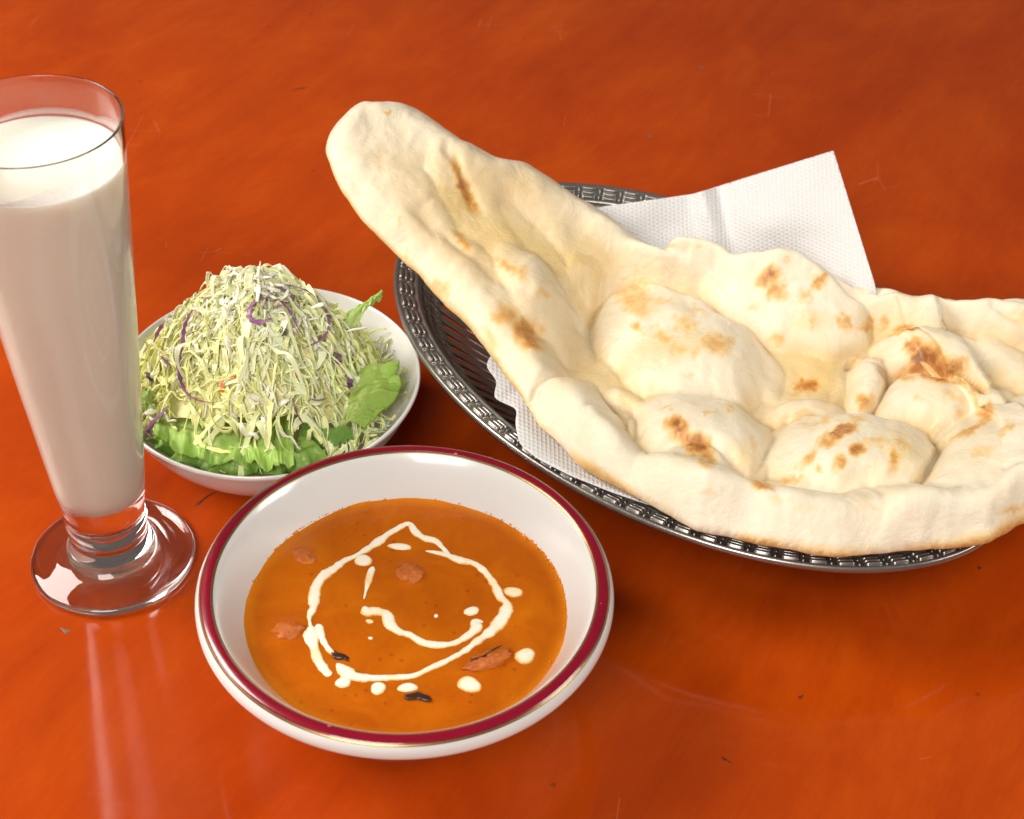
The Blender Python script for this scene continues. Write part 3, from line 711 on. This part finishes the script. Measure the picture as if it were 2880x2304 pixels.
# ------------------------------------------------------------------ basket
BX, BY = .0797, .5790; BA, BB, BROT = .1066, .1632, .801; BZ = .0460
def bpt(th, wd, z):
    """point on the oval, wd metres inside the outer rim"""
    x, y = BA*math.cos(th), BB*math.sin(th)
    nx, ny = math.cos(th)/BA, math.sin(th)/BB; l = math.hypot(nx, ny); x -= nx/l*wd; y -= ny/l*wd
    return Vector((x*math.cos(BROT)-y*math.sin(BROT), x*math.sin(BROT)+y*math.cos(BROT), z))
def arc_thetas(n):
    T = np.linspace(0, 2*math.pi, 4001); P = np.stack([(BA-.005)*np.cos(T), (BB-.005)*np.sin(T)], 1)
    s = np.r_[0, np.cumsum(np.linalg.norm(np.diff(P, axis=0), axis=1))]
    return np.interp(np.arange(n)/n*s[-1], s, T), s[-1]
def build_basket():
    b = empty('bread_basket', (BX, BY, 0), 'oval dark silvery plastic basket with woven rim pattern, holding the naan', 'basket')
    TH, per = arc_thetas(360)
    prof = [(.0000, BZ-.0022), (-.0004, BZ-.0008), (.0002, BZ+.0006), (.0012, BZ+.0008), (.0022, BZ), (.0095, BZ-.0030), (.0103, BZ-.0022), (.0112, BZ-.0022), (.0118, BZ-.0034), (.0120, BZ-.0052),
            (.0108, BZ-.0052), (.0096, BZ-.0048), (.0024, BZ-.0020), (.0012, BZ-.0022)]
    V = []; F = []; m = len(prof); n = len(TH)
    for t in TH:
        for (wd, z) in prof: V.append(bpt(t, wd, z))
    for k in range(n):
        l = (k+1) % n
        for i in range(m):
            j = (i+1) % m; F.append((k*m+i, l*m+i, l*m+j, k*m+j))
    o = mesh('rim', V, F, M['basket'], b)
    bm = bmesh.new(); bm.from_mesh(o.data); bmesh.ops.recalc_face_normals(bm, faces=bm.faces); bm.to_mesh(o.data); bm.free()
    # wall with real openings
    NC = 88
    TC, _ = arc_thetas(NC*100)
    fr = [0, .12, .22, .28, .48, .68, .78, .90]
    zr = [BZ-.0045, BZ-.0065, BZ-.0120, BZ-.0140, BZ-.0175, BZ-.0195, BZ-.0365, .0068, .0040]
    wr = [.0119, .0125, .0155, .0170, .0205, .0228, .0440, .0500, .0560]
    def th_at(c, slant): return TC[int(round((c+slant) * 100)) % (NC*100)]
    idx = {}; V = []
    cols = [(c, f) for c in range(NC) for f in fr]
    for ci, (c, f) in enumerate(cols):
        for j in range(len(zr)):
            sl = 0 if j < 4 else (j-4)*.30 if j <= 6 else .75
            idx[(ci, j)] = len(V); V.append(bpt(th_at(c+f, sl), wr[j], zr[j]))
    F = []; nf = len(fr)
    for ci, (c, f) in enumerate(cols):
        i = ci % nf; cj = (ci+1) % len(cols)
        for j in range(len(zr)-1):
            hole = (j == 1 and i in (1, 2, 5, 6)) or (j == 3 and i in (1, 2, 5, 6)) or (j == 5 and i in (2, 3, 4))
            if hole: continue
            F.append((idx[(ci, j)], idx[(cj, j)], idx[(cj, j+1)], idx[(ci, j+1)]))
    cbase = len(V); V.append(Vector((0, 0, .0035)))
    for ci in range(len(cols)): F.append((idx[(ci, len(zr)-1)], idx[((ci+1) % len(cols), len(zr)-1)], cbase))
    o = mesh('wall', V, F, M['basket'], b, smooth=True)
    md = o.modifiers.new('thickness', 'SOLIDIFY'); md.thickness = .0013; md.offset = 0
    try: o.data.set_sharp_from_angle(angle=R(40))
    except Exception: pass
    # foot ring
    V = []; F = []
    pf = [(.0555, 0.0), (.0555, .0045), (.0570, .0045), (.0570, 0.0)]
    for t in TH:
        for (wd, z) in pf: V.append(bpt(t, wd, z))
    for k in range(n):
        l = (k+1) % n
        for i in range(4): j = (i+1) % 4; F.append((k*4+i, l*4+i, l*4+j, k*4+j))
    mesh('foot_ring', V, F, M['basket'], b)
    # moulded weave: three strokes along the rim, then a pair of short cross ticks
    bm = bmesh.new()
    def bar(cx, cy, lx, ly, h=.0012):
        v = []
        for (s, z) in ((1.0, -.0006), (.94, h*.65), (.62, h)):
            ring = []
            for k in range(8):
                a = 2*math.pi*(k+.5)/8; x = math.copysign(abs(math.cos(a))**.45, math.cos(a)); y = math.copysign(abs(math.sin(a))**.45, math.sin(a))
                ex = lx/2-(1-s)*min(lx, ly)/2*1.2; ey = ly/2-(1-s)*min(lx, ly)/2*1.2
                ring.append(bm.verts.new((cx+x*ex, cy+y*ey, z)))
            v.append(ring)
        for a, b_ in ((0, 1), (1, 2)):
            for k in range(8): bm.faces.new((v[a][k], v[a][(k+1) % 8], v[b_][(k+1) % 8], v[b_][k]))
        bm.faces.new(v[2])
    for y in (-.0027, 0, .0027): bar(-.0009, y, .0070, .00185)
    bar(.0042, -.0019, .0009, .0032, .0007); bar(.0042, .0021, .0009, .0028, .0007)
    me = bpy.data.meshes.new('weave_block'); bm.to_mesh(me); bm.free(); me.materials.append(M['basket'])
    me.polygons.foreach_set('use_smooth', [True]*len(me.polygons))
    NB = int(per/.0108); TB, _ = arc_thetas(NB)
    for t in TB:
        o = bpy.data.objects.new('weave_block', me); COL.objects.link(o); o.parent = b
        p = bpt(t, .0058, BZ-.00135); q = bpt(t+.004, .0058, BZ-.00135); tx = (q-p).normalized()
        inw = (bpt(t, .0095, BZ-.0030)-bpt(t, .0022, BZ)).normalized(); nz = tx.cross(inw).normalized()
        if nz.z < 0: nz = -nz
        yy = nz.cross(tx)
        o.matrix_local = Matrix(((tx.x, yy.x, nz.x, p.x), (tx.y, yy.y, nz.y, p.y), (tx.z, yy.z, nz.z, p.z), (0, 0, 0, 1)))
build_basket()

# ------------------------------------------------------------------ sheets traced as outlines and laid in space
def basket_z(x, y):
    """height of the inner basket wall under a point"""
    dx, dy = x-BX, y-BY; X = dx*math.cos(BROT)+dy*math.sin(BROT); Y = -dx*math.sin(BROT)+dy*math.cos(BROT)
    s = np.sqrt((X/BA)**2+(Y/BB)**2)+1e-9; g = np.hypot(X/BA**2, Y/BB**2)/s
    wd = np.minimum((1-s)/g, .06)
    return np.interp(wd, [-.001, 0, .0022, .0119, .0125, .0205, .0440, .0560], [-1, BZ+.0015, BZ+.0012, BZ-.0015, BZ-.0055, BZ-.0165, .0105, .0050])
def lay(U, V, z, gap):
    for _ in range(3):
        P = at(U, V, z); z = np.maximum(z, basket_z(P[:, 0], P[:, 1])+gap)
    return z
def poly_sd(U, V, poly):
    """signed distance (inside +) to a closed polygon, and nearest boundary point"""
    best = np.full(U.shape, 1e18); nx = np.zeros_like(U); ny = np.zeros_like(U); ins = np.zeros(U.shape, bool)
    n = len(poly)
    for i in range(n):
        x0, y0 = poly[i]; x1, y1 = poly[(i+1) % n]; dx, dy = x1-x0, y1-y0
        t = np.clip(((U-x0)*dx+(V-y0)*dy)/(dx*dx+dy*dy+1e-12), 0, 1); px, py = x0+t*dx, y0+t*dy
        d = (U-px)**2+(V-py)**2; m = d < best
        best = np.where(m, d, best); nx = np.where(m, px, nx); ny = np.where(m, py, ny)
        c = ((y0 > V) != (y1 > V)) & (U < (x1-x0)*(V-y0)/((y1-y0)+1e-12)+x0); ins ^= c
    d = np.sqrt(best); return np.where(ins, d, -d), nx, ny
def closed_spline(pts, n):
    P = np.asarray(pts, float); k = len(P); out = []
    for i in range(k):
        a, b, c, d = P[i-1], P[i], P[(i+1) % k], P[(i+2) % k]
        for j in range(n):
            t = j/n; out.append(.5*((2*b)+(-a+c)*t+(2*a-5*b+4*c-d)*t*t+(-a+3*b-3*c+d)*t**3))
    return np.array(out)
def grid_cut(poly, step):
    u0, v0 = poly.min(0)-step*2; u1, v1 = poly.max(0)+step*2
    us = np.arange(u0, u1, step); vs = np.arange(v0, v1, step)
    U, V = np.meshgrid(us, vs); sd, nx, ny = poly_sd(U, V, poly)
    ins = sd > 0
    q = ins[:-1, :-1] | ins[1:, :-1] | ins[:-1, 1:] | ins[1:, 1:]
    used = np.zeros(U.shape, bool)
    used[:-1, :-1] |= q; used[1:, :-1] |= q; used[:-1, 1:] |= q; used[1:, 1:] |= q
    sn = used & ~ins; U = np.where(sn, nx, U); V = np.where(sn, ny, V); sd = np.where(sn, 0, sd)
    idx = -np.ones(U.shape, int); idx[used] = np.arange(used.sum())
    r, c = np.nonzero(q)
    F = np.stack([idx[r, c], idx[r+1, c], idx[r+1, c+1], idx[r, c+1]], 1)
    return U[used], V[used], sd[used], F, ~ins[used]

outl = [(687, 320), (690, 293), (703, 272), (723, 253), (745, 237), (768, 228), (815, 224), (862, 226), (893, 240), (932, 269), (971, 299), (991, 306), (1012, 316), (1049, 336), (1104, 345), (1128, 357),
        (1167, 384), (1206, 410), (1245, 433), (1284, 460), (1323, 490), (1362, 520), (1385, 538), (1400, 536), (1425, 530), (1450, 536), (1482, 542), (1518, 556), (1553, 572), (1598, 576), (1640, 572), (1685, 572), (1725, 584), (1760, 602),
        (1800, 610), (1847, 614), (1891, 622), (1953, 634), (2042, 642), (2087, 641), (2156, 640), (2300, 660), (2420, 730), (2460, 850), (2420, 970), (2330, 1050), (2240, 1085),
        (2156, 1096), (2119, 1117), (2070, 1139), (2007, 1147), (1910, 1153), (1837, 1160), (1764, 1166), (1715, 1161), (1667, 1151), (1594, 1139), (1531, 1123), (1472, 1112), (1438, 1095), (1390, 1074), (1351, 1052), (1302, 1025),
        (1254, 1001), (1215, 975), (1181, 936), (1137, 897), (1118, 868), (1106, 848), (1088, 822), (1064, 792), (1043, 763), (1010, 718), (977, 677), (939, 645), (902, 603), (877, 574), (848, 549), (814, 516), (789, 492), (760, 462), (738, 428), (715, 396), (699, 360)]
outl = [(u, v+(6 if v > 1060 and u > 1400 else 0)) for u, v in outl]
NAAN_POLY = closed_spline(outl, 4)
NAAN_POLY = NAAN_POLY+np.stack([1.2*noise2(NAAN_POLY[:, 0], NAAN_POLY[:, 1], 24, 81), 1.2*noise2(NAAN_POLY[:, 0], NAAN_POLY[:, 1], 24, 82)], 1)
NAAN_Z = rbf([(700, 320, .096), (780, 235, .097), (880, 240, .094), (740, 420, .086), (835, 540, .070), (940, 640, .060), (1040, 760, .053), (1118, 868, .050), (1000, 330, .086), (1170, 385, .070), (1280, 460, .060), (1385, 535, .052),
          (900, 400, .085), (1020, 520, .069), (1130, 650, .055), (1200, 560, .055), (1210, 700, .038), (1200, 800, .042), (1300, 650, .034),
          (1450, 540, .050), (1600, 580, .048), (1760, 610, .050), (1890, 635, .051), (2087, 650, .055), (2300, 660, .058), (2460, 850, .060), (2330, 1050, .058),
          (1650, 780, .030), (1450, 760, .030), (1850, 760, .033), (1750, 850, .032), (1550, 900, .034), (2050, 800, .040), (2156, 900, .046), (1750, 980, .038),
          (1250, 900, .044), (1215, 975, .050), (1350, 1050, .052), (1470, 1110, .052), (1667, 1150, .052), (1837, 1160, .052), (2007, 1147, .053), (2156, 1096, .054), (1400, 970, .044), (1550, 1040, .044), (1900, 1060, .046)])

# ------------------------------------------------------------------ napkin
def build_napkin():
    poly = [(1755, 318), (1842, 597), (1850, 640), (1740, 760), (1600, 900), (1560, 1010), (1460, 1078), (1372, 1066), (1290, 1038), (1200, 1002), (1130, 966), (1093, 935), (1084, 890), (1090, 862), (1062, 850), (1038, 838),
            (1048, 806), (1034, 786), (1022, 772), (1030, 755), (1080, 690), (1170, 520), (1258, 437), (1460, 409)]
    # straight paper edges: densify instead of rounding
    P = []
    for i in range(len(poly)):
        a = np.array(poly[i], float); b = np.array(poly[(i+1) % len(poly)], float); k = max(1, int(np.linalg.norm(b-a)/6))
        for j in range(k): P.append(a+(b-a)*j/k)
    P = np.array(P)
    for _ in range(3):
        Q = .5*P+.25*(np.roll(P, 1, 0)+np.roll(P, -1, 0)); keep = np.linalg.norm(P-np.array([1755, 318]), axis=1) < 5; P = np.where(keep[:, None], P, Q)
    zf = rbf([(1755, 318, .088), (1700, 340, .083), (1842, 597, .060), (1800, 450, .075), (1885, 740, .030), (1830, 900, .026), (1640, 1000, .030), (1460, 1075, .042), (1372, 1066, .0475), (1290, 1038, .0480), (1200, 1002, .0485),
              (1130, 966, .0490), (1093, 935, .0490), (1090, 862, .0430), (1038, 838, .0370), (1030, 755, .0290), (1170, 520, .034), (1258, 437, .0500), (1380, 422, .0540), (1460, 409, .0560), (1600, 365, .072),
              (1500, 520, .040), (1650, 520, .050), (1620, 480, .058), (1400, 480, .042), (1650, 750, .016), (1400, 750, .014), (1250, 850, .026), (1300, 950, .034), (1200, 650, .018), (1530, 450, .0560), (1480, 480, .0455), (1750, 560, .052)])
    U, V, sd, F, bd = grid_cut(P, 6)
    z = zf(U, V)
    z = z+.0004*fbm(U, V, 90, 2, 71)
    # rippled fold at the left front edge, crease towards the back
    k = np.exp(-((U-1060)**2+(V-830)**2)/45**2); z = z+k*.0022*np.sin((U*.5+V)*.09)
    dfold = (U-1478)*.975-(V-420)*.22; z = z+.0030*np.exp(-(dfold/16)**2)*np.clip((600-V)/150, 0, 1)-.0030*np.exp(-((dfold-42)/20)**2)*np.clip((600-V)/150, 0, 1)
    nsd, _, _ = poly_sd(U, V, NAAN_POLY); z = np.where(nsd > 10, np.minimum(z, NAAN_Z(U, V)-.0036-.003*np.clip((nsd-20)/40, 0, 1)), z)
    z = lay(U, V, z, .0007)
    X = at(U, V, z)
    o = mesh('paper_napkin', X, F[:, ::-1], M['paper'])
    uv = o.data.uv_layers.new(name='UVMap')
    vi = np.empty(len(o.data.loops), np.int32); o.data.loops.foreach_get('vertex_index', vi)
    # paper coordinates: arc length along the two grid directions
    s = np.stack([U*.000212, V*.000212*1.2], 1)
    uv.data.foreach_set('uv', s[vi].astype(np.float32).ravel())
    md = o.modifiers.new('thickness', 'SOLIDIFY'); md.thickness = .0004; md.offset = -1
    tag(o, 'white embossed paper napkin lining the basket under the naan, corner sticking up', 'napkin')
build_napkin()

# ------------------------------------------------------------------ naan
def build_naan():
    U, V, sd, F, bd = grid_cut(NAAN_POLY, 3.6)
    zb = lay(U, V, NAAN_Z(U, V), .0036)
    # organic distortion of the coordinates that the features use
    UU = U+9*noise2(U, V, 60, 91)+1.5*noise2(U, V, 22, 92); VV = V+9*noise2(U, V, 55, 93)+1.5*noise2(U, V, 20, 94)
    def ell(cx, cy, rx, ry, rot=0, uu=None, vv=None):
        uu = UU if uu is None else uu; vv = VV if vv is None else vv
        c, s = math.cos(R(rot)), math.sin(R(rot)); x = (uu-cx)*c+(vv-cy)*s; y = -(uu-cx)*s+(vv-cy)*c
        return np.sqrt((x/rx)**2+(y/ry)**2)
    H4 = np.zeros_like(U)
    def bub(cx, cy, rx, ry, rot, h, p=.9):
        nonlocal H4
        q = ell(cx, cy, rx, ry, rot); H4 = H4+(h*np.clip(1-q*q, 0, 1)**p)**4
    # the big blisters of the body
    bub(1425, 760, 200, 112, 24, .0200, .8)
    bub(1650, 672, 190, 84, 20, .0160, .85)
    bub(1480, 585, 95, 40, 8, .0080)
    bub(1690, 610, 110, 36, 8, .0070)
    bub(1560, 765, 120, 55, 50, .0075)
    bub(1950, 768, 128, 52, 5, .0125, .75)
    bub(1952, 872, 116, 56, -2, .0125, .6)
    bub(1818, 835, 38, 72, 24, .0095, .8)
    bub(2075, 800, 42, 60, -30, .0060, .9)
    bub(1480, 940, 172, 88, 14, .0150, .85)
    bub(1790, 988, 196, 92, 4, .0185, .85)
    bub(1690, 892, 95, 30, -6, .0050)
    bub(2040, 905, 105, 52, -30, .0090, .8)
    bub(2120, 990, 190, 120, -28, .0170, .75)
    bub(2090, 790, 90, 60, 20, .0075)
    bub(1900, 690, 90, 34, 10, .0030)
    bub(2080, 705, 120, 40, 2, .0070)
    bub(1215, 880, 110, 62, 42, .0110, .8)
    bub(1255, 958, 120, 62, 38, .0105, 1.2)
    bub(1470, 1050, 180, 72, 14, .0110, 1.2)
    bub(1690, 1098, 210, 72, 6, .0095, 1.2)
    bub(1890, 1095, 190, 72, -2, .0105, 1.2)
    bub(1325, 865, 60, 26, 30, .0050)
    # tongue
    bub(800, 300, 120, 88, 15, .0075, 1.0)
    bub(850, 430, 70, 190, -36, .0055, 1.0)
    bub(1010, 640, 80, 210, -40, .0060, 1.0)
    bub(1140, 650, 62, 150, -34, .0085, .9)
    bub(930, 330, 60, 120, -50, .0045, 1.0)
    bub(1120, 430, 70, 190, -56, .0040, 1.0)
    bub(1130, 790, 60, 95, -45, .0060, .9)
    Hb = H4**.25
    body = np.clip((U+.0*V-1090)/160, 0, 1)*np.clip((V-(1330-U)*.9-330)/120, 0, 1)
    # puffed border roll round the body
    ring = np.exp(-((sd-42)/30)**2)
    Hr = ring*(.0055*body+.0022)*(1+.45*noise2(U, V, 80, 95))
    Hc = np.zeros_like(U)
    def crease(pts, depth, width):
        nonlocal Hc
        S = spline(pts, 8); d = np.full(U.shape, 1e9)
        for i in range(len(S)-1):
            a, b = S[i], S[i+1]; ab = b-a
            t = np.clip(((UU-a[0])*ab[0]+(VV-a[1])*ab[1])/(ab@ab+1e-9), 0, 1)
            d = np.minimum(d, (UU-a[0]-t*ab[0])**2+(VV-a[1]-t*ab[1])**2)
        Hc = Hc-depth*np.exp(-d/width**2)
    crease([(945, 345), (975, 390), (1012, 445)], .0028, 11)
    crease([(1060, 430), (1140, 520), (1200, 600), (1215, 690), (1225, 760)], .0045, 26)
    crease([(880, 470), (950, 540), (1060, 610), (1110, 640)], .0018, 16)
    crease([(1215, 700), (1262, 640), (1268, 600)], .0030, 10)
    crease([(1120, 862), (1160, 830), (1195, 812)], .0045, 9)
    crease([(1195, 810), (1260, 850), (1330, 880), (1340, 940)], .0040, 12)
    crease([(1215, 930), (1240, 905), (1290, 890)], .0015, 6)
    crease([(1365, 985), (1430, 975), (1500, 985), (1560, 1020)], .0040, 9)
    crease([(1590, 1010), (1640, 950), (1660, 920)], .0022, 10)
    crease([(1845, 822), (1900, 816), (1990, 814), (2050, 828), (2068, 860)], .0040, 9)
    crease([(1790, 790), (1850, 800), (1870, 815)], .0030, 8)
    crease([(1955, 960), (2000, 920), (2060, 890), (2110, 885)], .0035, 10)
    crease([(1930, 1050), (1970, 985), (1990, 960)], .0040, 12)
    crease([(1590, 770), (1640, 830), (1740, 840)], .0020, 22)
    crease([(1385, 540), (1400, 575), (1440, 590)], .0040, 10)
    crease([(1500, 610), (1580, 690), (1620, 740)], .0025, 12)
    crease([(1800, 650), (1950, 665), (2100, 690)], .0035, 22)
    crease([(2080, 700), (2156, 712)], .0020, 9)
    crease([(1570, 1045), (1640, 1055), (1740, 1065), (1840, 1055), (1925, 1045)], .0035, 12)
    crease([(1600, 1075), (1625, 1100), (1640, 1130)], .0010, 7)
    crease([(1815, 1060), (1840, 1110), (1850, 1140)], .0010, 8)
    crease([(2090, 1060), (2160, 1045)], .0018, 7)
    # thickness with a rounded edge
    def edge(Rr): k = np.clip(sd/Rr, 0, 1); return np.sqrt(np.clip(1-(1-k)**2, 0, 1))
    Hb = Hb*.96; Hc = Hc*1.0; T = .0030+.0015*body
    frt = np.clip((V-840)/100, 0, 1)
    ramp = edge(34)
    damp = edge(30)*(1-frt)+edge(120)*frt
    N = .0013*fbm(U, V, 95, 3, 96, .45)+.00042*fbm(U*.9+V*.4, V*1.2-U*.35, 42, 3, 97, .45)
    wr = np.clip(noise2(U, V, 120, 98)+.1, 0, 1)*.00016*np.sin((U*.35+V*1.0)*.13+3*noise2(U, V, 45, 99)*2.2)
    top = T*ramp+damp*(Hb+Hr+Hc+N+wr); top = np.maximum(top, .0012*edge(20))
    # flat griddled underside
    bot = -.0022*edge(16)
    P0 = at(U, V, zb); n = len(U)
    Pt = P0.copy(); Pt[:, 2] += top; Pb = P0.copy(); Pb[:, 2] += bot
    inner = ~bd
    remap = np.arange(n).copy(); bi = np.full(n, -1); bi[inner] = n+np.arange(inner.sum()); bi[bd] = remap[bd]
    VV_ = np.vstack([Pt, Pb[inner]])
    FF = np.vstack([F[:, ::-1], bi[F]])
    me = bpy.data.meshes.new('naan_bread')
    me.vertices.add(len(VV_)); me.vertices.foreach_set('co', VV_.astype(np.float32).ravel())
    me.loops.add(FF.size); me.loops.foreach_set('vertex_index', FF.astype(np.int32).ravel())
    me.polygons.add(len(FF)); me.polygons.foreach_set('loop_start', np.arange(0, FF.size, 4, dtype=np.int32))
    me.update(calc_edges=True); me.validate()
    o = link('naan_bread', me, M['naan'])
    # browning of the crust
    toast = np.zeros(n)
    U2 = UU+7*noise2(U, V, 14, 101)+4*noise2(U, V, 7, 102); V2 = VV+6*noise2(U, V, 13, 103)+4*noise2(U, V, 7, 104)
    def spot(cx, cy, rx, ry, rot=0, s=1.0, soft=.95):
        nonlocal toast
        # the spot lies on raised ground, so look it up where the photo shows it
        q = ell(cx, cy, rx*1.32, ry*1.32, rot, U2, SV); t = np.clip((1.15-q)/soft, 0, 1); toast = np.maximum(toast, min(1, s*1.12)*t*t*(3-2*t))
    # apparent position of each raised vertex
    Q = Pt-np.array([0, 0, CAMZ]); zz = Q@FW; su = 1078+FD*(Q@RT)/zz; sv = 862.4-FD*(Q@UP)/zz
    U2 = su+(U2-U); SV = sv+(V2-V)
    for a in [(818, 241, 12, 5, 0, .5), (958, 362, 12, 26, -28, .45), (980, 400, 12, 48, -32, .75), (975, 515, 12, 24, -25, .45), (860, 545, 14, 20, -20, .4), (925, 607, 20, 20, 20, .35), (840, 463, 10, 12, 0, .3),
              (1080, 560, 34, 14, 20, .40), (1105, 575, 16, 18, -30, .40), (1068, 660, 28, 30, -40, .45), (1112, 705, 28, 40, -35, .60), (1042, 712, 14, 34, -35, .35), (1145, 620, 14, 12, 0, .3), (800, 330, 10, 26, 0, .12),
              (1340, 632, 46, 32, 10, .42), (1400, 632, 26, 10, 5, .25), (1342, 692, 16, 15, 0, .45), (1445, 683, 17, 20, 0, .40), (1400, 712, 20, 14, 0, .32), (1512, 730, 30, 18, 10, .38), (1432, 735, 20, 12, 0, .28), (1465, 745, 14, 10, 0, .25),
              (1320, 592, 18, 6, -8, .40), (1445, 790, 14, 7, 0, .2), (1378, 690, 12, 8, 0, .2), (1470, 655, 22, 8, 20, .2), (1410, 520, 18, 6, 0, .5), (1480, 520, 14, 5, 10, .25),
              (1618, 580, 22, 24, 10, .72), (1638, 612, 18, 24, -10, .5), (1725, 597, 17, 17, 0, .55), (1693, 622, 20, 14, 10, .35), (1780, 682, 17, 18, 0, .60), (1820, 688, 18, 10, -10, .5), (1592, 645, 14, 8, 0, .3), (1715, 680, 8, 12, 0, .3),
              (1640, 712, 18, 12, 0, .4), (1858, 686, 16, 12, 0, .5), (1903, 692, 26, 8, -8, .55), (1660, 550, 10, 4, 0, .3), (1500, 590, 40, 8, 10, .15),
              (1925, 725, 22, 16, 0, .6), (1950, 752, 34, 30, 12, .95), (1990, 775, 54, 26, 4, .78), (1935, 780, 40, 16, 0, .6), (2030, 765, 18, 18, -60, .45), (1900, 798, 30, 8, 8, .5), (2040, 812, 22, 8, 10, .5), (1890, 700, 24, 7, -8, .45), (2055, 850, 10, 16, 0, .4), (1695, 815, 25, 17, 0, .72), (1815, 842, 22, 18, 10, .62), (1800, 770, 22, 5, -50, .35),
              (1432, 905, 32, 20, 35, .85), (1470, 935, 32, 26, 45, .85), (1485, 962, 22, 18, 20, .55), (1405, 860, 18, 7, -20, .35), (1490, 864, 14, 6, 0, .35), (1585, 930, 12, 16, 0, .25), (1530, 860, 20, 6, 10, .3),
              (1765, 905, 34, 11, -18, .80), (1735, 925, 18, 16, -40, .55), (1808, 945, 17, 16, 0, .78), (1878, 965, 14, 26, 0, .55), (1768, 972, 16, 18, 0, .55), (1700, 962, 12, 32, 35, .40), (1670, 1008, 26, 10, -18, .50), (1602, 1022, 26, 8, 10, .60), (1840, 930, 26, 8, 10, .35),
              (1900, 930, 24, 7, 15, .3), (1730, 885, 26, 7, -10, .3), (1800, 888, 26, 7, 0, .35), (1720, 985, 12, 10, 0, .4), (1690, 880, 30, 8, -20, .25),
              (2075, 872, 26, 18, -30, .50), (2045, 908, 55, 7, -30, .50), (2015, 870, 16, 12, 0, .25), (2065, 950, 22, 14, 0, .28), (2010, 838, 18, 10, 0, .25), (2060, 825, 14, 18, 0, .35), (1930, 845, 12, 10, 0, .25), (2120, 905, 20, 10, -30, .35),
              (1490, 1035, 16, 7, 0, .25), (1640, 1050, 30, 10, 10, .15), (2130, 1070, 40, 9, -15, .45), (1500, 1070, 12, 6, 0, .2), (1700, 1070, 40, 14, 0, .12), (690, 340, 5, 30, 0, .4)]: spot(*a)
    # scorched under edge along the front
    front = np.clip((V-880)/80, 0, 1)
    e = np.clip(1-sd/6, 0, 1)*front*(.12+.5*np.clip(noise2(U, V, 70, 105)+.45, 0, 1)); toast = np.maximum(toast, e)
    e2 = np.exp(-((U-1740)/90)**2)*np.clip(1-sd/10, 0, 1)*.5+np.exp(-((U-2090)/90)**2)*np.clip(1-sd/14, 0, 1)*.7; toast = np.maximum(toast, e2*front)
    tl = np.clip(1-sd/6, 0, 1)*np.clip((560-np.abs(V-700))/300, 0, 1)*(1-front)*.4; toast = np.maximum(toast, tl)
    # butter pooled in hollows
    low = np.clip(1-Hb/.0045, 0, 1)*np.clip((sd-45)/50, 0, 1)
    oil = np.clip(low*(.55+.6*noise2(U, V, 60, 106))+.25*np.clip(noise2(U, V, 90, 107), 0, 1)*np.clip((sd-40)/40, 0, 1), 0, 1)
    for (cx, cy, rx, ry) in [(1330, 860, 50, 22), (1880, 1010, 60, 40), (2130, 705, 40, 12), (1700, 730, 50, 20), (1930, 1040, 14, 30), (2000, 1080, 10, 8), (1560, 1000, 40, 25), (1400, 800, 120, 30), (2090, 830, 30, 30)]:
        oil = np.maximum(oil, .85*np.clip(1.2-ell(cx, cy, rx, ry), 0, 1))
    tan = np.clip(1-(U-760)/ -1, 0, 0)
    tg = np.clip((1330-U)/150, 0, 1)*np.clip((900-V)/60, 0, 1)*np.clip(sd/70, 0, 1)*np.clip((U+V-1150)/200, 0, 1)
    tan = np.clip(tg*(.62+.35*noise2(U, V, 90, 108)), 0, 1)
    tan = np.maximum(tan, np.clip(1-(Hb+Hr)/.0085, 0, 1)*np.clip((sd-30)/60, 0, 1)*(.62+.4*fbm(U, V, 70, 3, 109)))
    pad = lambda a, v: np.r_[a, np.full(inner.sum(), v)]
    attr(o, 'toast', np.r_[toast, np.full(inner.sum(), .45)]); attr(o, 'oil', pad(oil, 0)); attr(o, 'tan', pad(tan, .2))
    tag(o, 'large teardrop naan bread with golden brown blisters, its long end resting over the basket rim', 'bread')
build_naan()
